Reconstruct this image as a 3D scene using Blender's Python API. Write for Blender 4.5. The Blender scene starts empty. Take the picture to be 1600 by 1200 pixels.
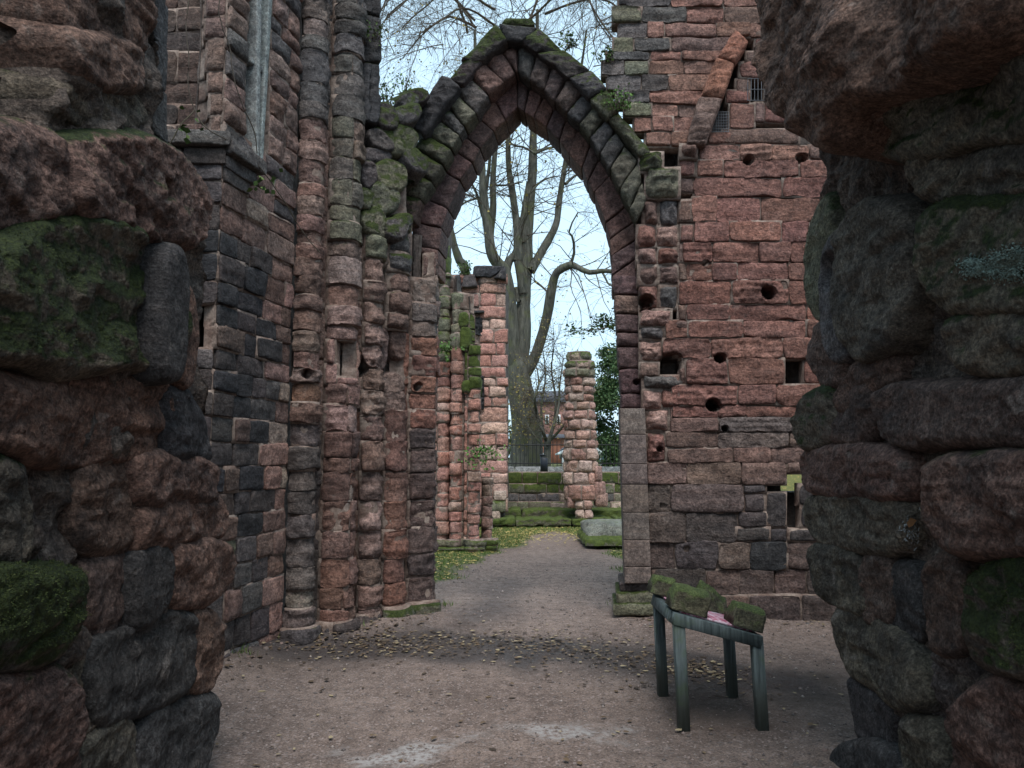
import bpy, math, random
import numpy as np
random.seed(7); np.random.seed(7)
SC = bpy.context.scene
COL = SC.collection
R = math.radians

# ------------------------------------------------------------------ camera, sky, sun, exposure
FPX = 1142.0; PITCH = R(5.75); CAMZ = 1.6
cam_d = bpy.data.cameras.new("camera"); cam = bpy.data.objects.new("camera", cam_d); COL.objects.link(cam)
cam.location = (0, 0, CAMZ); cam.rotation_euler = (math.pi/2 + PITCH, 0, 0)
cam_d.sensor_width = 36; cam_d.lens = FPX/1600*36; cam_d.clip_start = .05; cam_d.clip_end = 3000
SC.camera = cam
SUN_EL, SUN_AZ = R(62), R(172)
w = bpy.data.worlds.new("World"); SC.world = w; w.use_nodes = True
nt = w.node_tree; nt.nodes.clear()
out = nt.nodes.new("ShaderNodeOutputWorld"); bg = nt.nodes.new("ShaderNodeBackground")
sky = nt.nodes.new("ShaderNodeTexSky"); sky.sky_type = 'NISHITA'; sky.sun_disc = False
sky.sun_elevation = SUN_EL; sky.sun_rotation = SUN_AZ; sky.air_density = 1.0; sky.dust_density = 2.5; sky.ozone_density = 1.2
tcw = nt.nodes.new("ShaderNodeTexCoord"); mpw = nt.nodes.new("ShaderNodeMapping"); mpw.inputs['Scale'].default_value = (1.5, 1.5, 4.0)
cn = nt.nodes.new("ShaderNodeTexNoise"); cn.inputs['Scale'].default_value = 1.6; cn.inputs['Detail'].default_value = 6
cr = nt.nodes.new("ShaderNodeMapRange"); cr.inputs[1].default_value = .3; cr.inputs[2].default_value = .72; cr.inputs[3].default_value = .72; cr.inputs[4].default_value = .97
mixw = nt.nodes.new("ShaderNodeMix"); mixw.data_type = 'RGBA'
mixw.inputs['B'].default_value = (3.2, 4.4, 5.2, 1)          # overcast layer, radiance before the strength
nt.links.new(tcw.outputs['Generated'], mpw.inputs['Vector']); nt.links.new(mpw.outputs[0], cn.inputs['Vector'])
nt.links.new(cn.outputs['Fac'], cr.inputs[0]); nt.links.new(cr.outputs[0], mixw.inputs['Factor'])
nt.links.new(sky.outputs[0], mixw.inputs['A']); nt.links.new(mixw.outputs['Result'], bg.inputs['Color'])
bg.inputs['Strength'].default_value = 0.10
nt.links.new(bg.outputs[0], out.inputs[0])
sun_d = bpy.data.lights.new("sun", 'SUN'); sun_d.energy = 1.5; sun_d.angle = R(30); sun_d.color = (1, .985, .965)
sun = bpy.data.objects.new("sun", sun_d); COL.objects.link(sun); sun.rotation_euler = (R(90)-SUN_EL, 0, R(180)-SUN_AZ)
SC.view_settings.view_transform = 'Standard'; SC.view_settings.look = 'None'
SC.view_settings.gamma = 1; SC.view_settings.use_curve_mapping = False
SC.view_settings.exposure = 1.42
SC.render.engine = 'CYCLES'
SC.cycles.max_bounces = 6; SC.cycles.diffuse_bounces = 4

# ------------------------------------------------------------------ camera maths: a photo pixel to a point on a real plane
CP, SP = math.cos(PITCH), math.sin(PITCH)
def ray(u, v):
    a = (u-800)/FPX; t = (600-v)/FPX
    return np.array([a, CP - SP*t, SP + CP*t])
CAMP = np.array([0, 0, CAMZ])
def at(u, v, d):
    r = ray(u, v); return CAMP + r*(d/r[1])
def gnd(u, v, z=0.0):
    r = ray(u, v); return CAMP + r*((z-CAMZ)/r[2])

# ------------------------------------------------------------------ noise
def _hash(x, y, z):
    h = (x*374761393 + y*668265263 + z*2147483647*3 + 12345) & 0xffffffff
    h = ((h ^ (h >> 13))*1274126177) & 0xffffffff
    h = ((h ^ (h >> 16))*2246822519) & 0xffffffff
    return ((h ^ (h >> 15)) & 0xffff)/32767.5 - 1
def noise(p):
    p = np.asarray(p, float); i = np.floor(p).astype(np.int64); f = p-i; f = f*f*f*(f*(f*6-15)+10)
    r = 0
    for a in (0, 1):
        wa = f[..., 0] if a else 1-f[..., 0]
        for b in (0, 1):
            wb = f[..., 1] if b else 1-f[..., 1]
            for c in (0, 1):
                wc = f[..., 2] if c else 1-f[..., 2]
                r = r + wa*wb*wc*_hash(i[..., 0]+a, i[..., 1]+b, i[..., 2]+c)
    return r
def fbm(p, o=4, g=.5):
    r, a, p = 0, 1.0, np.asarray(p, float)
    for _ in range(o):
        r = r + a*noise(p); p = p*2.03+17.7; a *= g
    return r
def sstep(a, b, x):
    t = np.clip((x-a)/(b-a), 0, 1); return t*t*(3-2*t)

# ------------------------------------------------------------------ objects
def mesh(name, V, F, mat, smooth=True):
    V = np.asarray(V, np.float32).reshape(-1, 3)
    me = bpy.data.meshes.new(name)
    if isinstance(F, np.ndarray):
        k = F.shape[1]; n = len(F); idx = F.astype(np.int32).ravel(); st = np.arange(0, n*k, k, dtype=np.int32)
    else:
        ln = np.array([len(f) for f in F], np.int32); n = len(F)
        idx = np.array([i for f in F for i in f], np.int32); st = np.concatenate([[0], np.cumsum(ln)[:-1]]).astype(np.int32)
    me.vertices.add(len(V)); me.vertices.foreach_set('co', V.ravel())
    me.loops.add(len(idx)); me.loops.foreach_set('vertex_index', idx)
    me.polygons.add(n); me.polygons.foreach_set('loop_start', st)
    if smooth: me.polygons.foreach_set('use_smooth', np.ones(n, bool))
    me.update(calc_edges=True); me.validate()
    if mat: me.materials.append(mat)
    return me
def obj(name, me, parent=None, color=None, loc=None):
    o = bpy.data.objects.new(name, me); COL.objects.link(o)
    if parent: o.parent = parent
    if color is not None: o.color = color
    if loc is not None: o.location = loc
    return o
def thing(name, label, cat, loc=(0, 0, 0), group=None, kind='thing'):
    o = bpy.data.objects.new(name, None); COL.objects.link(o); o.location = loc
    o.empty_display_size = .2
    o['label'] = label; o['category'] = cat; o['kind'] = kind
    if group: o['group'] = group
    return o
def tag(o, label, cat, group=None, kind='thing'):
    o['label'] = label; o['category'] = cat; o['kind'] = kind
    if group: o['group'] = group
    return o
def add(name, V, F, mat, parent, color=None, smooth=True):
    """a mesh part given in world coordinates under a thing"""
    V = np.asarray(V, float).reshape(-1, 3)
    if parent is not None:
        p = parent; off = np.zeros(3)
        while p is not None: off += np.array(p.location); p = p.parent
        V = V-off
    return obj(name, mesh(name, V, F, mat, smooth), parent, color)

def gridfaces(nu, nv):
    a = np.arange(nu*nv).reshape(nv, nu)
    return np.stack([a[:-1, :-1], a[:-1, 1:], a[1:, 1:], a[1:, :-1]], -1).reshape(-1, 4)

# ------------------------------------------------------------------ materials
class NT:
    def __init__(s, name):
        s.m = bpy.data.materials.new(name); s.m.use_nodes = True; s.t = s.m.node_tree; s.t.nodes.clear()
        s.out = s.n('OutputMaterial'); s.b = s.n('BsdfPrincipled'); s.l(s.b.outputs[0], s.out.inputs[0])
        s.b.inputs['Specular IOR Level'].default_value = .25
    def n(s, t): return s.t.nodes.new('ShaderNode'+t)
    def l(s, a, b): s.t.links.new(a, b)
    def put(s, sock, v):
        if hasattr(v, 'is_output') or isinstance(v, bpy.types.NodeSocket): s.l(v, sock)
        else: sock.default_value = v
    def noise(s, vec, scale, detail=5, rough=.6, dist=0):
        n = s.n('TexNoise'); s.l(vec, n.inputs['Vector']); n.inputs['Scale'].default_value = scale
        n.inputs['Detail'].default_value = detail; n.inputs['Roughness'].default_value = rough; n.inputs['Distortion'].default_value = dist
        return n.outputs['Fac']
    def math(s, op, a, b=0, c=0, clamp=False):
        n = s.n('Math'); n.operation = op; n.use_clamp = clamp
        s.put(n.inputs[0], a); s.put(n.inputs[1], b); s.put(n.inputs[2], c); return n.outputs[0]
    def ss(s, x, a, b, lo=0, hi=1):
        n = s.n('MapRange'); n.interpolation_type = 'SMOOTHSTEP'
        s.put(n.inputs[0], x); n.inputs[1].default_value = a; n.inputs[2].default_value = b; n.inputs[3].default_value = lo; n.inputs[4].default_value = hi
        return n.outputs[0]
    def mix(s, f, a, b, mode='MIX'):
        n = s.n('Mix'); n.data_type = 'RGBA'; n.blend_type = mode
        s.put(n.inputs['Factor'], f); s.put(n.inputs['A'], a); s.put(n.inputs['B'], b); return n.outputs['Result']
    def scale(s, vec, k):
        n = s.n('VectorMath'); n.operation = 'MULTIPLY'; s.l(vec, n.inputs[0]); n.inputs[1].default_value = k; return n.outputs[0]
    def bump(s, h, strength, dist, prev=None):
        n = s.n('Bump'); n.inputs['Strength'].default_value = strength; n.inputs['Distance'].default_value = dist
        s.l(h, n.inputs['Height'])
        if prev: s.l(prev, n.inputs['Normal'])
        return n.outputs[0]
    def base(s, c, rough=.9, normal=None):
        s.put(s.b.inputs['Base Color'], c); s.put(s.b.inputs['Roughness'], rough)
        if normal is not None: s.l(normal, s.b.inputs['Normal'])
        return s.m
def rgb(r, g, b): return (r, g, b, 1)

def stone_mat(name, crust=.5, pale=.4, big=3.0, mossc=((.022, .032, .008), (.062, .078, .014)), bumpk=1.0, pits=0.0):
    s = NT(name); oi = s.n('ObjectInfo'); tc = s.n('TexCoord')
    v = s.n('VectorMath'); v.operation = 'MULTIPLY_ADD'; s.l(oi.outputs['Random'], v.inputs[0]); v.inputs[1].default_value = (37, 53, 29); s.l(tc.outputs['Object'], v.inputs[2])
    P = v.outputs[0]
    n1 = s.noise(P, big, 6, .6, .4); n2 = s.noise(P, 13, 8, .68); n3 = s.noise(P, 110, 3, .6)
    n4 = s.noise(P, 7.3, 6, .62, .8); strata = s.noise(s.scale(P, (3, 3, 26)), 1.0, 5, .6)
    c = s.mix(s.ss(n2, .3, .7), s.mix(1, oi.outputs['Color'], rgb(.60, .57, .57), 'MULTIPLY'), s.mix(1, oi.outputs['Color'], rgb(1.32, 1.29, 1.27), 'MULTIPLY'))
    c = s.mix(s.math('MULTIPLY', s.ss(strata, .42, .66), .35), c, s.mix(1, c, rgb(1.5, 1.35, 1.25), 'MULTIPLY'))
    W0 = tc.outputs['Object']; w1 = s.noise(W0, .85, 6, .62, .5); w2 = s.noise(s.scale(W0, (4.5, 4.5, .55)), 1.0, 5, .6, .3); n6 = s.noise(P, 42, 5, .7)
    c = s.mix(s.ss(w1, .3, .7), s.mix(1, c, rgb(.76, .74, .74), 'MULTIPLY'), s.mix(1, c, rgb(1.18, 1.15, 1.12), 'MULTIPLY'))
    c = s.mix(s.math('MULTIPLY', s.ss(w2, .54, .70), .45), c, s.mix(1, c, rgb(.45, .45, .47), 'MULTIPLY'))
    c = s.mix(s.ss(n6, .32, .68), s.mix(1, c, rgb(.58, .58, .59), 'MULTIPLY'), s.mix(1, c, rgb(1.38, 1.38, 1.38), 'MULTIPLY'))
    c = s.mix(s.math('MULTIPLY', s.ss(n1, .53, .62), crust), c, rgb(.040, .039, .042))
    c = s.mix(s.math('MULTIPLY', s.ss(n4, .58, .70), pale), c, rgb(.36, .31, .28))
    c = s.mix(s.ss(n3, .25, .75), s.mix(1, c, rgb(.70, .70, .70), 'MULTIPLY'), s.mix(1, c, rgb(1.28, 1.28, 1.28), 'MULTIPLY'))
    geo = s.n('NewGeometry'); sx = s.n('SeparateXYZ'); s.l(geo.outputs['Normal'], sx.inputs[0])
    mz = s.math('ADD', s.math('MULTIPLY', sx.outputs['Z'], .45), s.math('ADD', s.math('MULTIPLY', n4, .9), s.math('MULTIPLY', n2, .5)))
    th = s.math('SUBTRACT', 1.30, s.math('MULTIPLY', oi.outputs['Alpha'], .95))
    mf = s.math('MULTIPLY', s.ss(s.math('SUBTRACT', mz, th), -.06, .16), s.ss(oi.outputs['Alpha'], .02, .15))
    mc = s.mix(s.ss(n3, .3, .7), mossc[0]+(1,), mossc[1]+(1,))
    mc = s.mix(s.ss(n2, .35, .65), s.mix(1, mc, rgb(.55, .6, .6), 'MULTIPLY'), mc)
    c = s.mix(mf, c, mc)
    b = s.bump(n2, .75*bumpk, .045); b = s.bump(strata, .3*bumpk, .025, b); b = s.bump(n6, .65*bumpk, .014, b); b = s.bump(n3, .6*bumpk, .005, b)
    if pits:
        st2 = s.noise(s.scale(P, (5, 5, 44)), 1.0, 6, .7, 1.2); b = s.bump(st2, .30, .014, b)
        c = s.mix(s.math('MULTIPLY', s.ss(st2, .5, .72), .16), c, s.mix(1, c, rgb(1.7, 1.6, 1.5), 'MULTIPLY'))
        gr_ = s.noise(P, 70, 5, .75); c = s.mix(s.ss(gr_, .35, .68), s.mix(1, c, rgb(.6, .6, .6), 'MULTIPLY'), s.mix(1, c, rgb(1.4, 1.4, 1.38), 'MULTIPLY'))
        vo = s.n('TexVoronoi'); vo.inputs['Scale'].default_value = 26; s.l(P, vo.inputs['Vector'])
        b = s.bump(s.ss(vo.outputs['Distance'], .0, .35), pits, .012, b)
    return s.base(c, s.ss(n1, .3, .7, .72, .95), b)
M_STONE = stone_mat('sandstone_ashlar', .20, .12, bumpk=1.45)
M_FAR = stone_mat('sandstone_far', .12, .30, 3.0, ((.036, .052, .012), (.10, .125, .024)))
M_ROCK = stone_mat('eroded_sandstone', .42, .34, 2.3, ((.018, .028, .009), (.048, .062, .016)), 1.6, .25)
M_SMOOTH = stone_mat('dressed_sandstone', .12, .06, 2.0, bumpk=.35)

def mortar_mat(name, c0, c1):
    s = NT(name); tc = s.n('TexCoord'); P = tc.outputs['Object']
    n1 = s.noise(P, 4, 6, .65); n2 = s.noise(P, 30, 6, .7); n3 = s.noise(P, 150, 3)
    c = s.mix(s.ss(n1, .35, .65), c0+(1,), c1+(1,)); c = s.mix(s.ss(n2, .3, .7), s.mix(1, c, rgb(.55, .55, .55), 'MULTIPLY'), c)
    return s.base(c, .95, s.bump(n3, .6, .004, s.bump(n2, .8, .02)))
M_MORTAR = mortar_mat('lime_mortar', (.16, .105, .085), (.32, .25, .21))
M_MORTAR_DARK = mortar_mat('dirty_mortar', (.07, .055, .05), (.17, .14, .125))
M_RUBBLE = mortar_mat('pier_rubble', (.065, .052, .046), (.15, .12, .105))

def simple(name, c, rough=.7, var=.25, scale=8, metal=0, bump=.2):
    s = NT(name); tc = s.n('TexCoord'); n = s.noise(tc.outputs['Object'], scale, 6, .65); n3 = s.noise(tc.outputs['Object'], scale*9, 3)
    cc = s.mix(s.ss(n, .3, .7), tuple(x*(1-var) for x in c)+(1,), tuple(min(1, x*(1+var)) for x in c)+(1,))
    s.b.inputs['Metallic'].default_value = metal
    return s.base(cc, rough, s.bump(n3, bump, .004))

def leafmat_early(name, c0, c1, c2):
    s = NT(name); n = s.n('NewGeometry').outputs['Random Per Island']; c = s.mix(s.ss(n, .2, .5), c0+(1,), c1+(1,)); return s.base(s.mix(s.ss(n, .7, .9), c, c2+(1,)), .9)
# ------------------------------------------------------------------ frames (s along the wall, z up, h out of the wall) -> world
class Plane:
    def __init__(f, O, a, n): f.O = np.array(O, float); f.a = np.array(a, float); f.n = np.array(n, float)
    def __call__(f, s, z, h):
        s, z, h = np.broadcast_arrays(s, z, h)
        return f.O + s[..., None]*f.a + h[..., None]*f.n + z[..., None]*np.array([0, 0, 1.0])
    def pix(f, u, v, o=0.0):
        r = ray(u, v); P0 = f.O+f.n*o; t = np.dot(P0-CAMP, f.n)/np.dot(r, f.n); p = CAMP+r*t-P0
        return np.dot(p, f.a), p[2]
class Profile:
    """a wall whose plan is a curve: shafts, splays and corners"""
    def __init__(f, pts):
        p = np.array(pts, float); d = np.hypot(*np.diff(p, axis=0).T); keep = np.concatenate([[True], d > 1e-5]); p = p[keep]
        f.p = p; f.s = np.concatenate([[0], np.cumsum(np.hypot(*np.diff(p, axis=0).T))])
        t = np.gradient(p, f.s, axis=0); t /= np.linalg.norm(t, axis=1)[:, None]
        f.nn = np.stack([t[:, 1], -t[:, 0]], 1)
    def __call__(f, s, z, h):
        s, z, h = np.broadcast_arrays(s, z, h)
        x = np.interp(s, f.s, f.p[:, 0]); y = np.interp(s, f.s, f.p[:, 1])
        nx = np.interp(s, f.s, f.nn[:, 0]); ny = np.interp(s, f.s, f.nn[:, 1]); l = np.hypot(nx, ny)+1e-9
        return np.stack([x+h*nx/l, y+h*ny/l, z], -1)
    def near(f, x, y): return f.s[np.argmin((f.p[:, 0]-x)**2+(f.p[:, 1]-y)**2)]

# ------------------------------------------------------------------ one weathered stone of a coursed wall
SEED = [0]
def params(n, L, r):
    r = min(r, L*.42); e = np.array([0, .06, .22, .5, 1.0])*r/L
    m = np.linspace(e[-1], 1-e[-1], max(3, n))
    return np.concatenate([e[:-1], m, (1-e[:-1])[::-1]])
def stone(name, fr, q, parent, color, mat=None, rnd=.022, bulge=.012, depth=.16, rough=.010, outw=0.0, jit=.008, gap=.012,
          cell=.045, holes=(), tilt=(0, 0), mortar=None, mdep=.028, cham=.10, strata=.5):
    SEED[0] += 1; sd = SEED[0]
    q = np.array(q, float); cen = q.mean(0)
    W = (np.linalg.norm(q[1]-q[0])+np.linalg.norm(q[2]-q[3]))/2; H = (np.linalg.norm(q[3]-q[0])+np.linalg.norm(q[2]-q[1]))/2
    rnd = min(rnd*.62, .45*min(W, H)); gap *= .6; mdep = min(mdep*.62, mdep); cham *= .7; bulge *= .7
    hh = [h for h in holes if abs(h[0]-cen[0]) < W/2+h[2] and abs(h[1]-cen[1]) < H/2+h[2]]
    if hh: cell = min(cell, .016)
    U = params(int(W/cell)+1, W, rnd); Vv = params(int(H/cell)+1, H, rnd)
    U = np.concatenate([[0], U, [1]]); Vv = np.concatenate([[0], Vv, [1]])
    u, v = np.meshgrid(U, Vv); a, b = 2*u-1, 2*v-1
    pull = 1-cham*(np.abs(a)**5)*(np.abs(b)**5)
    sx = 1-gap/max(W, .03); sz = 1-gap/max(H, .03)
    uu = (a*pull*sx+1)/2; vv = (b*pull*sz+1)/2
    s = (1-uu)*(1-vv)*q[0, 0]+uu*(1-vv)*q[1, 0]+uu*vv*q[2, 0]+(1-uu)*vv*q[3, 0]
    z = (1-uu)*(1-vv)*q[0, 1]+uu*(1-vv)*q[1, 1]+uu*vv*q[2, 1]+(1-uu)*vv*q[3, 1]
    o = np.array([sd*7.13 % 97, sd*3.7 % 89, sd*1.9 % 83])
    p3 = np.stack([s*6, z*6, 0*s], -1)+o
    js = noise(p3)+.5*noise(p3*3.1); jz = noise(p3+31.7)+.5*noise(p3*3.1+31.7)
    s = s+jit*js; z = z+jit*jz
    d = np.minimum(np.minimum(u*W, (1-u)*W), np.minimum(v*H, (1-v)*H))
    k = np.clip(d/rnd, 0, 1); edge = -rnd*(1-np.sqrt(np.clip(1-(1-k)**2, 0, 1)))
    h = outw + edge + bulge*(1-a*a)*(1-b*b) + rough*(fbm(p3*.8+5, 2)*.9+.55*fbm(p3*3.3, 3))*np.clip(k+.25, 0, 1)
    if strata: h = h + strata*rough*noise(np.stack([s*2.5, z*30, 0*s], -1)+o)*k
    h = h + tilt[0]*a + tilt[1]*b
    for (hs, hz, hr, hd) in hh: h = h - hd*(1-sstep(hr*.72, hr*1.05, np.hypot(s-hs, (z-hz)*1.1)*(1+.28*noise(np.stack([s*11, z*11, 0*s+hs], -1)))))
    sk = np.zeros(u.shape, bool); sk[0] = sk[-1] = True; sk[:, 0] = sk[:, -1] = True
    h = np.where(sk, outw-depth, h)
    o_ = add(name, fr(s, z, h), gridfaces(len(U), len(Vv)), mat or M_STONE, parent, color)
    if mortar is not None:
        e = .010; U2 = np.linspace(0, 1, max(3, int(W/.05)+2)); V2 = np.linspace(0, 1, max(3, int(H/.05)+2))
        U2 = np.concatenate([[0], U2, [1]]); V2 = np.concatenate([[0], V2, [1]])
        u, v = np.meshgrid(U2, V2)
        uu = u+(2*u-1)*e/W; vv = v+(2*v-1)*e/H
        s = (1-uu)*(1-vv)*q[0, 0]+uu*(1-vv)*q[1, 0]+uu*vv*q[2, 0]+(1-uu)*vv*q[3, 0]
        z = (1-uu)*(1-vv)*q[0, 1]+uu*(1-vv)*q[1, 1]+uu*vv*q[2, 1]+(1-uu)*vv*q[3, 1]
        h = outw-mdep + .010*noise(np.stack([s*9, z*9, 0*s+sd], -1)) + .004*math.sin(sd*1.7)
        for (hs, hz, hr, hd) in hh: h = h - hd*(1-sstep(hr*.72, hr*1.05, np.hypot(s-hs, z-hz)))
        sk = np.zeros(u.shape, bool); sk[0] = sk[-1] = True; sk[:, 0] = sk[:, -1] = True
        h = np.where(sk, outw-depth-.02-.003*math.sin(sd), h)
        mortar.append((fr(s, z, h).reshape(-1, 3), gridfaces(len(U2), len(V2))))
    return o_
def join_parts(name, L, mat, parent, color=None, smooth=True):
    if not L: return None
    V, F, n = [], [], 0
    for v, f in L:
        V.append(v); F.append(np.asarray(f)+n); n += len(v)
    ks = set(f.shape[1] for f in F)
    if len(ks) == 1: F = np.concatenate(F)
    else: F = [tuple(r) for f in F for r in f]
    o = add(name, np.concatenate(V), F, mat, parent, color, smooth)
    if name == 'mortar': o['kind'] = 'stuff'
    return o

# ------------------------------------------------------------------ one big eroded block with a free outline
def chaikin(p, k=2):
    for _ in range(k):
        q = np.roll(p, -1, 0); p = np.stack([.8*p+.2*q, .2*p+.8*q], 1).reshape(-1, 2)
    return p
def boulder(name, fr, poly, parent, color, bulge=.10, outw=0.0, mat=None, amp=1.0, cell=.0105, pw=.20, depth=.30, smooth=2, grow=.028, holes=(), layer=1.0):
    SEED[0] += 1; sd = SEED[0]
    p = chaikin(np.array(poly, float), smooth)
    lo, hi = p.min(0)-.05, p.max(0)+.05
    S = np.arange(lo[0], hi[0]+cell, cell); Z = np.arange(lo[1], hi[1]+cell, cell); s, z = np.meshgrid(S, Z)
    o = np.array([sd*5.31 % 97, sd*2.77 % 89, sd*1.37 % 83]); P = np.stack([s, z, 0*s], -1)
    amp = amp*.62; bulge = bulge*.72
    ws = s+amp*(.022*noise(P*4.5+o+51)+.010*noise(P*15+o+51)); wz = z+amp*(.022*noise(P*4.5+o+77)+.010*noise(P*15+o+77))
    d = np.full(s.shape, 1e9); ins = np.zeros(s.shape, bool)
    for (x0, y0), (x1, y1) in zip(p, np.roll(p, -1, 0)):
        dx, dy = x1-x0, y1-y0; t = np.clip(((ws-x0)*dx+(wz-y0)*dy)/(dx*dx+dy*dy+1e-12), 0, 1)
        d = np.minimum(d, np.hypot(ws-x0-t*dx, wz-y0-t*dy))
        c = ((y0 > wz) != (y1 > wz)); ins ^= c & (ws < (x1-x0)*(wz-y0)/(y1-y0+1e-12)+x0)
    d = np.where(ins, d, -d)+grow
    x, y = p[:, 0], p[:, 1]; size = math.sqrt(abs(.5*np.sum(x*np.roll(y, -1)-np.roll(x, -1)*y)))
    w_ = max(.025, min(pw*size, .065)); bz = min(bulge, .6*size)
    k = np.clip(d/w_, 0, 1); h = bz*np.sqrt(np.clip(1-(1-k)**2, 0, 1))
    P = np.stack([s, z, h*.8], -1); e = np.clip(d/.06+.2, 0, 1)
    big = fbm(P*2.6+o, 3, .5); med = fbm(P*7.5+o, 4, .55); ridg = 1-np.abs(noise(P*4.6+o+9))
    lay = np.tanh(2.6*noise(np.stack([s*1.5, z*14+1.6*big, h*3], -1)+o))*.8; lay2 = noise(np.stack([s*5, z*46+1.5*big, h*7], -1)+o); fine = fbm(P*32+o, 3, .6); f2 = noise(P*85+o)
    pit = np.clip(noise(P*11+o+40)-.35, 0, 1)
    h = outw + h + amp*(.045*size/.5*big + .020*med - .018*(ridg**4) + layer*(.016*lay+.007*lay2*np.clip(med+.6, 0, 1.5)) + .008*fine + .003*f2 - .028*pit)*e
    for (hs, hz, hr, hd) in holes: h = h - hd*(1-sstep(hr*.5, hr*1.1, np.hypot((s-hs), (z-hz)*.8)))
    h = h - np.where(d < 0, np.minimum(-d*5.5, depth), 0)
    f = gridfaces(len(S), len(Z)); keep = (d.ravel()[f] > -.045).any(1); f = f[keep]
    used = np.unique(f); mp_ = np.full(s.size, -1); mp_[used] = np.arange(len(used))
    return add(name, fr(s, z, h).reshape(-1, 3)[used], mp_[f], mat or M_ROCK, parent, color)

# ------------------------------------------------------------------ colours of the stones
RED = (.200, .104, .086); PINK = (.285, .185, .160); BROWN = (.165, .110, .094); GREY = (.105, .098, .098); CHAR = (.042, .042, .046)
DARK = (.072, .062, .062); PALE = (.34, .27, .225); GREEN = (.145, .145, .105); PURP = (.125, .082, .085); ORANGE = (.25, .115, .062)
def tint(c, moss=0, j=.14):
    j *= .75; k = 1+random.uniform(-j, j); return (c[0]*k*(1+random.uniform(-.05, .05)), c[1]*k, c[2]*k*(1+random.uniform(-.05, .05)), moss)
def pick(*cw):
    cs = [c for c, _ in cw]; ws = [x for _, x in cw]; return random.choices(cs, ws)[0]

# ================================================================== GROUND
def seg_dist(x, y, pts):
    d = np.full(x.shape, 1e9)
    for (x0, y0), (x1, y1) in zip(pts[:-1], pts[1:]):
        dx, dy = x1-x0, y1-y0; t = np.clip(((x-x0)*dx+(y-y0)*dy)/(dx*dx+dy*dy), 0, 1)
        d = np.minimum(d, np.hypot(x-x0-t*dx, y-y0-t*dy))
    return d
def G2(u, v): p = gnd(u, v); return (p[0], p[1])
WET = [G2(*p) for p in ((400, 1010), (560, 1015), (690, 1000), (800, 1010), (920, 1020), (1050, 1030), (1180, 1060))]
WET2 = [G2(*p) for p in ((800, 905), (770, 940), (730, 975))]
LEAFB = [G2(*p) for p in ((500, 1020), (620, 1005), (720, 1000), (800, 1008), (880, 1015), (960, 1025), (1060, 1050), (1140, 1060))]
PALEB = [G2(*p) for p in ((560, 1185), (680, 1165), (780, 1138), (880, 1145), (980, 1140))]
FEET = [([at(330, 715, 5.4)[:2], at(445, 715, 6.5)[:2], at(520, 715, 6.75)[:2], at(590, 715, 7.1)[:2], at(636, 715, 7.3)[:2], at(678, 715, 7.5)[:2]], .22, .075), ([at(985, 715, 7.40)[:2], at(1150, 715, 7.32)[:2], at(1400, 715, 7.08)[:2]], .20, .055),
        ([(-1.5, 2.2), (-1.5, 3.8)], .16, .06), ([(1.74, 2.2), (1.74, 4.1)], .16, .06)]
def ground_z(x, y):
    p = np.stack([x, y, 0*x], -1)
    z = .018*noise(p*.9)+.008*fbm(p*4, 3)
    fade = np.clip((60-y)/40, 0, 1)
    z = z*fade
    z = z - .012*np.exp(-(seg_dist(x, y, WET)/.45)**2)
    # debris banked against the wall feet
    for ft, wd, hh in FEET: z = z + hh*np.exp(-(seg_dist(x, y, ft)/wd)**2)*(.75+.5*noise(p*3.3))
    return z
def grass_mask(x, y):
    """1 where turf grows beyond the arch, 0 on the gravel path"""
    cx = np.interp(y, [7.5, 9, 11, 13, 15, 17], [.15, .25, .45, .75, .9, 1.0])
    hw = np.interp(y, [7.5, 9, 11, 13, 15, 17], [1.02, 1.15, 1.15, .72, .28, -.4])
    p = np.stack([x, y, 0*x], -1)
    g = sstep(-.15, .35, np.abs(x-cx)-hw+.25*fbm(p*1.3, 3))
    return g*sstep(8.0, 9.2, y+.5*noise(p*.8))
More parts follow.
